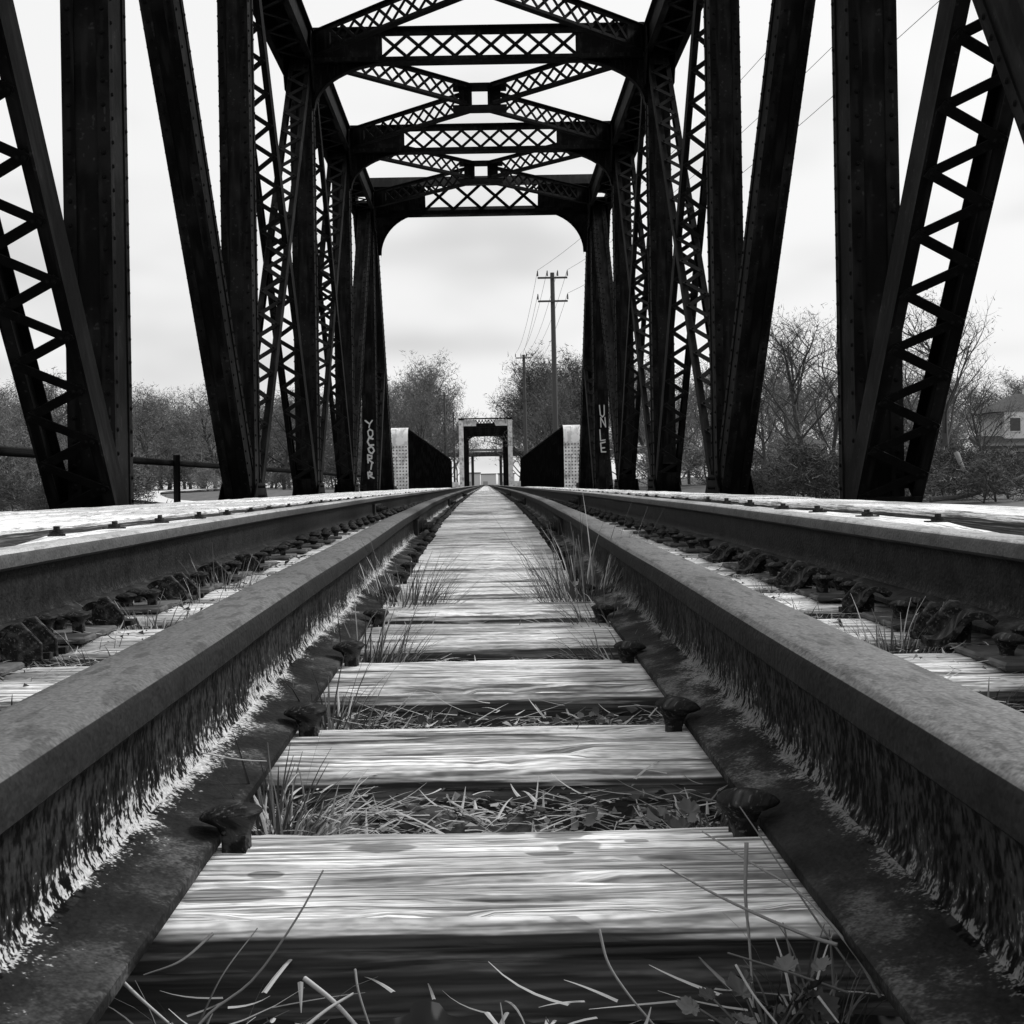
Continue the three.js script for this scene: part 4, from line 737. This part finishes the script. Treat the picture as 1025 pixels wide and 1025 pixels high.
  for (let i = 0; i < 12; i++) { const px = 640 + i * 34 + r() * 14, d = 128 + r() * 18; tree('shrub', XP(px, d), d, 3.4 + 1.5 * r(), 'tall shrub at the back of the right bank', 'tall shrubs on the right bank', i % 2 ? 'bud' : 'light', 1.2); }
  // fallen trunks
  const fall = [[[958, 462, 76], [966, 480, 75], [985, 497, 74], [1012, 504, 73]], [[930, 508, 74], [975, 503, 73], [1030, 484, 72]], [[925, 470, 78], [945, 485, 77], [990, 490, 76]]];
  fall.forEach((f, i) => top('fallen_trunk', tubeGeo(new THREE.CatmullRomCurve3(f.map(([px, py, d]) => new THREE.Vector3(XP(px, d), CY + (485 - py) * d / F, -d))).getPoints(10), 0.15, 0.07, 7), mat(0.16, 0.95), ['bent bare trunk leaning over the right bank', 'fallen bare trunk lying low on the right bank', 'thin fallen limb tangled in the right undergrowth'][i], 'tree trunk'));
}

// ---------------------------------------------------------------- houses
{
  const wall = mat(0.66, 0.9), roofM = matTex(tex(256, 256, (u, v) => 0.045 + 0.05 * fbm(u * 20, v * 60, 3, 20, 60)), 0.95), glass = mat(0.03, 0.15);
  function hip(w, dep, rise, over) { const W = w / 2 + over, D = dep / 2 + over, rg = Math.max(0.2, (w - dep) / 2); const v = [[-W, 0, D], [W, 0, D], [W, 0, -D], [-W, 0, -D], [-rg, rise, 0], [rg, rise, 0]]; const f = [[0, 1, 5], [0, 5, 4], [1, 2, 5], [2, 3, 4], [2, 4, 5], [3, 0, 4], [0, 2, 1], [0, 3, 2]]; const p = []; f.forEach((t) => t.forEach((i) => p.push(...v[i]))); const g = new THREE.BufferGeometry(); g.setAttribute('position', new THREE.Float32BufferAttribute(p, 3)); g.setAttribute('uv', new THREE.Float32BufferAttribute(p.filter((_, i) => i % 3 < 2).map((q) => q / 3), 2)); g.computeVertexNormals(); return g; }
  const d = 112, g = thing('house', 'white house with dark hipped roof among trees at the right edge', 'house', [XP(1018, d), CY + groundH(XP(1018, d), d), -d]);
  const y0 = -groundH(XP(1018, d), d), eave = y0 + 4.9;
  part('wall', box(5.2, eave, 6, 0.6, eave / 2, 0), wall, g);
  const rf = part('roof', hip(5.4, 5.2, 1.55, 0.45), roofM, g); rf.position.set(0.2, eave, 0);
  part('chimney', box(0.5, 0.9, 0.5, 0.9, 1.5, -0.6), wall, rf);
  const lr = part('lower_roof', box(6.6, 0.22, 3, -1.2, 0, 0), roofM, g); lr.position.set(0, y0 + 2.55, 3.6); lr.rotation.x = 0.28;
  part('porch_wall', box(6.2, y0 + 2.2, 1.8, -1.2, (y0 + 2.2) / 2, 3.4), wall, g);
  for (const [x, y, w, h, z] of [[-1.2, y0 + 3.9, 0.8, 1.0, 3.02], [0.4, y0 + 3.9, 0.8, 1.0, 3.02], [2.1, y0 + 3.9, 0.8, 1.0, 3.02], [-3.2, y0 + 1.3, 1.0, 1.0, 4.33], [-1.0, y0 + 1.3, 1.3, 1.0, 4.33], [0.9, y0 + 1.3, 0.9, 1.0, 4.33]]) { const wn = part('window', box(w, h, 0.05, x, y, z), glass, g); part('frame', merge([box(w + 0.16, 0.08, 0.09, x, y + h / 2 + 0.04, z), box(w + 0.16, 0.08, 0.09, x, y - h / 2 - 0.04, z), box(0.08, h, 0.09, x - w / 2 - 0.04, y, z), box(0.08, h, 0.09, x + w / 2 + 0.04, y, z)]), wall, wn); }
  const d2 = 150, h2 = thing('house', 'pale house half hidden by trees left of the thick right post', 'house', [XP(796, d2), CY + groundH(XP(796, d2), d2), -d2]), z0 = -groundH(XP(796, d2), d2);
  part('wall', box(4.6, z0 + 3.6, 6, 0, (z0 + 3.6) / 2, 0), wall, h2); const r2 = part('roof', hip(4.6, 6, 1.4, 0.4), roofM, h2); r2.position.y = z0 + 3.6;
  for (const x of [-1.3, 0.2, 1.5]) part('window', box(0.7, 1.0, 0.05, x, z0 + 2.2, 3.03), glass, h2);
}

// ---------------------------------------------------------------- weeds, straw and litter on the near track
const straw = [mat(0.40, 0.95), mat(0.20, 0.95)], grassM = mat(0.10, 0.9, {}), weedM = mat(0.045, 0.8), weedPale = mat(0.10, 0.8);
function bladeInto(pos, p, az, len, wid, lean, bend, r) {           // a folded, tapering blade
  const n = 5, q = p.clone(); let el = Math.PI / 2 - lean; const ux = Math.cos(az), uz = Math.sin(az), sx = -uz, sz = ux; let prev = null;
  for (let i = 0; i <= n; i++) {
    const w = wid * (1 - Math.pow(i / n, 1.6)) * 0.5 + 0.00025, c = [q.x, q.y + w * 0.35, q.z], a = [q.x + sx * w, q.y, q.z + sz * w], b = [q.x - sx * w, q.y, q.z - sz * w];
    if (prev) pos.push(...prev[0], ...prev[1], ...a, ...prev[1], ...c, ...a, ...prev[1], ...prev[2], ...c, ...prev[2], ...b, ...c);
    prev = [a, c, b];
    const ca = Math.cos(el), sa = Math.sin(el), st = len / n; q.x += ux * ca * st; q.z += uz * ca * st; q.y += sa * st; el -= bend / n * (0.6 + 0.8 * i / n);
  }
}
function fromPos(pos) { const g = new THREE.BufferGeometry(); g.setAttribute('position', new THREE.Float32BufferAttribute(pos, 3)); g.setAttribute('uv', new THREE.Float32BufferAttribute(new Float32Array(pos.length / 3 * 2), 2)); g.computeVertexNormals(); return g; }
let tuftSeed = 500;
function tuft(x, d, n, len, spread, label, opt = {}) {
  const r = rng(tuftSeed++), g = thing('grass_tuft', label, 'grass tuft', [x, tieY(d) - 0.055 + (opt.lift || 0), -d]);
  const green = [], dry = [];
  n = Math.round(n * (d < 1 ? 1.4 : 2.3)); if (Math.abs(x) > 0.4) len *= 0.72; const wk = d < 1 ? 0.5 : 0.9; for (let i = 0; i < n; i++) { const a = r() * 6.2832, rad = spread * Math.sqrt(r()); bladeInto(r() < (opt.dry ?? 0.3) ? dry : green, new THREE.Vector3(Math.cos(a) * rad, 0, Math.sin(a) * rad * 0.8), a + (r() - 0.5) * 1.5, len * (0.25 + 0.9 * r() * Math.sqrt(r())), (0.0016 + 0.0022 * r()) * wk, 0.1 + 0.75 * r() * (opt.lean || 1), (0.3 + 1.4 * r()) * (opt.bend ?? 1), r); }
  if (green.length) part('green_blades', fromPos(green), opt.m || grassM, g, true);
  if (dry.length) part('dry_blades', fromPos(dry), straw[0], g, true);
}
tuft(-0.165, 2.75, 130, 0.20, 0.07, 'spiky grass tuft against the left guard rail before the fifth tie', { bend: 0.6 });
tuft(0.185, 2.78, 190, 0.25, 0.075, 'large spiky grass tuft against the right guard rail before the fifth tie', { bend: 0.6, dry: 0.25 });
tuft(0.20, 2.35, 90, 0.17, 0.06, 'grass tuft leaning from the right guard rail beside the fourth tie', { bend: 0.9 });
tuft(-0.185, 2.02, 110, 0.15, 0.07, 'grass tuft at the left guard rail before the fourth tie', { bend: 0.8 });
tuft(-0.175, 1.52, 80, 0.115, 0.05, 'thin grass tuft at the left guard rail beside the third tie', { bend: 0.7 });
tuft(0.185, 1.95, 60, 0.13, 0.05, 'grass tuft at the right guard rail behind the third tie', { bend: 1 });
tuft(-0.16, 1.08, 150, 0.10, 0.05, 'heap of dry straw grass at the left guard rail before the second tie', { dry: 0.8, bend: 1.7, lean: 1.6 });
tuft(-0.175, 1.12, 40, 0.12, 0.02, 'upright dark grass at the left guard rail before the second tie', { dry: 0.1, bend: 0.4 });
tuft(0.178, 1.13, 60, 0.06, 0.04, 'low straggling grass at the right guard rail before the second tie', { dry: 0.35, bend: 1.2 });
tuft(-0.56, 2.08, 90, 0.14, 0.09, 'grass tuft by the left running rail at the left edge', { dry: 0.4 });
tuft(-0.60, 2.5, 110, 0.17, 0.09, 'grass tuft among spikes beside the left running rail, nearer of two', { dry: 0.4 });
tuft(-0.60, 3.2, 120, 0.20, 0.07, 'spiky grass tuft among spikes beside the left running rail, farther of two', { dry: 0.2, bend: 0.4 });
tuft(-0.58, 2.85, 60, 0.15, 0.06, 'thin dry grass among the left rail anchors', { dry: 0.6, bend: 0.5 });
tuft(-0.52, 1.66, 80, 0.10, 0.10, 'low grass between the left rails at the left edge', { dry: 0.4 });
tuft(0.585, 2.05, 110, 0.16, 0.06, 'spiky grass tuft by the right running rail near the right edge', { dry: 0.35, bend: 0.4 });
tuft(0.56, 2.42, 90, 0.12, 0.08, 'low grass tuft between rail anchors on the right', { dry: 0.4 });
tuft(0.60, 2.95, 80, 0.15, 0.06, 'grass tuft beside the bent anchors of the right running rail', { dry: 0.4 });
tuft(0.58, 3.4, 70, 0.12, 0.06, 'small grass tuft farther along the right running rail', { dry: 0.4 });
tuft(0.57, 1.66, 60, 0.10, 0.06, 'thin grass by the spikes at the right edge', { dry: 0.5 });
tuft(-0.47, 2.3, 50, 0.09, 0.12, 'low scattered grass between the left rails, nearer patch', { dry: 0.3 });
tuft(-0.50, 2.78, 60, 0.10, 0.12, 'low scattered grass between the left rails, farther patch', { dry: 0.3 });
tuft(0.50, 2.15, 60, 0.09, 0.11, 'low scattered grass between the right rails, nearer patch', { dry: 0.3 });
tuft(0.50, 2.66, 60, 0.10, 0.11, 'low scattered grass between the right rails, farther patch', { dry: 0.3 });
tuft(-0.14, 0.70, 13, 0.07, 0.04, 'sparse grass in front of the nearest tie at left', { dry: 0.12, bend: 0.6, lift: 0.01 });
tuft(0.165, 0.735, 22, 0.08, 0.03, 'sparse dark grass in front of the nearest tie at right', { dry: 0.2, bend: 0.7, lift: 0.01 });
{
  // lying straw and crumbs of dead leaf
  const r = rng(4242), a = [], b = [];
  const gaps = [[0.52, 0.775], [0.98, 1.245], [1.385, 1.65], [1.87, 2.11], [2.34, 2.59], [2.84, 3.05], [3.29, 3.47], [3.69, 3.9]];
  gaps.forEach(([d0, d1], gi) => { const n = [260, 800, 700, 480, 330, 240, 160, 120][gi]; for (let i = 0; i < n; i++) {
    const x = (r() - 0.5) * (i % 3 ? 0.40 : 1.3), d = lerp(d0 - 0.01, d1 + 0.01, r()), y = tieY(d) - 0.048 + 0.032 * r() * r();
    bladeInto(r() < 0.55 ? a : b, new THREE.Vector3(x, y, -d), r() * 6.2832, 0.02 + 0.07 * r() * r(), 0.0014 + 0.002 * r(), 1.25 + 0.35 * r(), (r() - 0.5) * 1.6, r);
  } });
  // straw and crumbs caught on and between the tie ends outside the guard rails
  for (let i = 0; i < 1500; i++) { const x = (r() < 0.5 ? -1 : 1) * lerp(0.32, 0.68, Math.sqrt(r())), d = 1.3 + 3.2 * r(), on = tieSpec.some(([f, w]) => d > f && d < f + w), y = tieY(d) + (on ? 0.003 + 0.012 * r() * r() : -0.045 + 0.05 * r()); if (on && r() < 0.45) continue; bladeInto(r() < 0.3 ? a : b, new THREE.Vector3(x, y, -d), r() * 6.2832, 0.015 + 0.06 * r() * r(), 0.0014 + 0.002 * r(), 1.3 + 0.3 * r(), (r() - 0.5) * 1.4, r); }
  const s1 = part('pale_straw_litter', fromPos(a), straw[0], scene); s1.userData = { kind: 'stuff', label: 'pale dry straw lying between the near ties', category: 'straw' };
  const s2 = part('dull_straw_litter', fromPos(b), straw[1], scene); s2.userData = { kind: 'stuff', label: 'dull dry grass stems lying between the near ties', category: 'straw' };
  const c = [], c2 = [];
  for (let i = 0; i < 5200; i++) { const gp = gaps[1 + Math.floor(r() * (gaps.length - 1))], x = (r() - 0.5) * (r() < 0.5 ? 0.46 : 1.3), d = lerp(gp[0], gp[1], r()), y = tieY(d) - 0.048 + 0.02 * r(), s = 0.004 + 0.011 * r() * r(); const P = () => [x + (r() - 0.5) * s * 2, y + (r() - 0.5) * s * 0.9, -d + (r() - 0.5) * s * 2]; const t = r() < 0.3 ? c : c2, p0 = P(), p1 = P(), p2 = P(), p3 = P(); t.push(...p0, ...p1, ...p2, ...p0, ...p2, ...p3); }
  for (let i = 0; i < 3600; i++) { const x = (r() < 0.5 ? -1 : 1) * lerp(0.30, 0.70, Math.sqrt(r())), d = 1.3 + 3.4 * r(), on = tieSpec.some(([f, w]) => d > f && d < f + w); if (on && r() < 0.6) continue; const y = tieY(d) + (on ? 0.004 : -0.045 + 0.03 * r()), q = 0.004 + 0.014 * r() * r(); const P = () => [x + (r() - 0.5) * q * 2, y + (r() - 0.3) * q, -d + (r() - 0.5) * q * 2]; const p0 = P(), p1 = P(), p2 = P(), p3 = P(); (r() < 0.15 ? c : c2).push(...p0, ...p1, ...p2, ...p0, ...p2, ...p3); }
  const l1 = part('leaf_litter', fromPos(c2), mat(0.07, 1), scene); l1.userData = { kind: 'stuff', label: 'crumbled dark dead leaves between the near ties', category: 'leaf litter' };
  const l2 = part('bark_chips', fromPos(c), mat(0.30, 1), scene); l2.userData = { kind: 'stuff', label: 'pale wood chips scattered between the near ties', category: 'wood chips' };
}
// broad-leaved weeds
function leafGeo(R, lobes, cup) {
  const n = 40, pos = [], idx = [], pt = (k, f) => { const th = k / n * 6.2832, lob = lobes ? (0.80 + 0.20 * Math.pow(Math.abs(Math.cos(th * lobes / 2)), 0.8)) * (0.70 + 0.30 * Math.cos(th)) : 0.42 + 0.58 * Math.pow(Math.abs(Math.cos(th)), 1.5), tooth = 1 + 0.09 * Math.cos(th * 17 + 1), rr = R * lob * tooth * f; return [rr * Math.cos(th) + R * 0.4, cup * rr * rr / R - 0.12 * R * Math.abs(Math.sin(th)) * f * (lobes ? Math.cos(th * lobes) : 1), rr * Math.sin(th)]; };
  pos.push(R * 0.4, 0, 0); for (const f of [0.5, 1]) for (let k = 0; k < n; k++) pos.push(...pt(k, f));
  for (let k = 0; k < n; k++) { const a = 1 + k, b = 1 + (k + 1) % n; idx.push(0, b, a, a, b, a + n, b, b + n, a + n); }
  const g = new THREE.BufferGeometry(); g.setAttribute('position', new THREE.Float32BufferAttribute(pos, 3)); g.setAttribute('uv', new THREE.Float32BufferAttribute(new Float32Array(pos.length / 3 * 2), 2)); g.setIndex(idx); g.computeVertexNormals(); return g;
}
const leafA = leafGeo(0.014, 7, 0.45), leafB = leafGeo(0.016, 0, 0.3), leafC = leafGeo(0.010, 0, 0.4);
function weed(x, d, n, spread, height, geos, label, seed, m) {
  const r = rng(seed), g = thing('leafy_weed', label, 'weed', [x, tieY(d) - 0.07, -d]);
  for (let i = 0; i < n; i++) {
    const az = r() * 6.2832, rad = spread * (0.25 + 0.75 * r()), hh = height * (0.35 + 0.65 * r()), tip = new THREE.Vector3(Math.cos(az) * rad, hh, Math.sin(az) * rad * 0.7);
    part('stem', tubeGeo([new THREE.Vector3(0, 0, 0), new THREE.Vector3(tip.x * 0.35, hh * 0.7, tip.z * 0.35), tip], 0.0011, 0.0007, 4), weedPale, g);
    const l = part('leaf', geos[i % geos.length], r() < 0.3 ? weedPale : m || weedM, g); l.position.copy(tip); l.rotation.set((r() - 0.5) * 1.3 + 0.2, -az, (r() - 0.5) * 1.2 - 0.1); const s = 0.45 + 0.5 * r(); l.scale.set(s, s, s * (0.75 + 0.4 * r()));
  }
}
weed(0.155, 1.06, 34, 0.05, 0.062, [leafA, leafC], 'lobed leafy weed by the right guard rail before the second tie', 1, weedPale);
weed(0.06, 1.10, 26, 0.06, 0.040, [leafC], 'low dark weed in the middle before the second tie', 2);
weed(-0.10, 1.50, 44, 0.09, 0.05, [leafC, leafA], 'clump of small dark leaves left before the third tie', 3);
weed(0.12, 1.50, 36, 0.08, 0.05, [leafC], 'clump of small dark leaves right before the third tie', 4);
weed(0.135, 0.70, 20, 0.04, 0.062, [leafA], 'dark lobed weed in front of the nearest tie at right', 5);
weed(0.092, 0.655, 6, 0.02, 0.024, [leafB], 'round-leaved seedling at the bottom right of the middle', 6, weedPale);
weed(0.03, 0.68, 8, 0.05, 0.020, [leafC], 'tiny dark weed at the bottom middle in front of the nearest tie', 7);
weed(-0.16, 0.70, 7, 0.03, 0.03, [leafB, leafC], 'small dark weed at the bottom left beside the rail', 8);
// single dry stalks in front
const at = (px, py, d) => W3((px - 487) * d / F, (485 - py) * d / F, d);
function stalk(pts, r0, r1, m, label) { top('dry_stalk', tubeGeo(new THREE.CatmullRomCurve3(pts.map((p) => at(...p))).getPoints(16), r0 * 0.62, r1 * 0.62, 6), m, label, 'stalk'); }
stalk([[170, 1045, 0.68], [200, 1010, 0.69], [243, 978, 0.70], [290, 915, 0.71], [317, 868, 0.72]], 0.0013, 0.0007, straw[1], 'long bent stalk rising over the nearest tie at left');
stalk([[185, 1030, 0.69], [212, 975, 0.70], [250, 925, 0.73]], 0.0009, 0.0005, grassM, 'thin dark stalk beside the long bent stalk at left');
stalk([[108, 970, 0.70], [130, 992, 0.69], [172, 1030, 0.68]], 0.0019, 0.0009, straw[0], 'pale flat straw lying by the left guard rail foot');
stalk([[205, 930, 0.73], [170, 958, 0.70], [135, 970, 0.69]], 0.0014, 0.0006, grassM, 'dark blade crossing the left end of the nearest tie');
stalk([[296, 976, 0.70], [325, 1000, 0.69], [352, 1030, 0.68]], 0.0022, 0.0016, straw[0], 'broken pale straw standing at the bottom left of the middle');
stalk([[290, 1030, 0.67], [318, 1008, 0.68], [345, 992, 0.69]], 0.0016, 0.001, straw[0], 'pale straw crossing the broken straw at the bottom');
stalk([[347, 968, 0.70], [350, 990, 0.69], [362, 1030, 0.68]], 0.0011, 0.0009, straw[1], 'short upright straw beside the broken straw');
stalk([[655, 868, 0.80], [720, 905, 0.76], [800, 942, 0.73], [830, 952, 0.72]], 0.0008, 0.0019, straw[1], 'thick dry stalk lying across the nearest tie at right');
stalk([[697, 836, 0.86], [745, 868, 0.80], [800, 905, 0.75], [850, 965, 0.72], [872, 1005, 0.71]], 0.0008, 0.0016, straw[1], 'long dry stalk curving down along the right guard rail');
stalk([[735, 812, 0.88], [770, 865, 0.80], [812, 930, 0.75], [850, 985, 0.72]], 0.0007, 0.0011, grassM, 'thin dark stalk running beside the right near spike');
stalk([[592, 932, 0.72], [600, 965, 0.71], [618, 995, 0.70], [650, 1035, 0.69]], 0.0013, 0.0008, straw[1], 'small seed stalk with a thick head below the nearest tie');
stalk([[741, 848, 0.78], [739, 900, 0.77], [742, 945, 0.76], [746, 1030, 0.73]], 0.0021, 0.0008, straw[1], 'upright fuzzy seed stalk before the right near spike');
stalk([[728, 970, 0.70], [745, 1000, 0.69], [768, 1030, 0.68]], 0.0011, 0.0009, straw[0], 'short pale stalk at the bottom right of the middle');
stalk([[720, 958, 0.72], [780, 978, 0.71], [840, 1000, 0.70]], 0.0008, 0.0012, weedPale, 'grey stem lying low through the right foreground weeds');
stalk([[810, 1003, 0.69], [830, 1030, 0.68]], 0.0012, 0.0008, straw[0], 'pale stub of straw at the foot of the right guard rail');
stalk([[195, 748, 0.95], [235, 756, 0.96], [262, 758, 0.97]], 0.0009, 0.0006, straw[0], 'single straw lying on the left guard rail foot');

scene.traverse((o) => { if (o.isMesh) { o.castShadow = true; o.receiveShadow = true; } });
renderer.render(scene, camera);
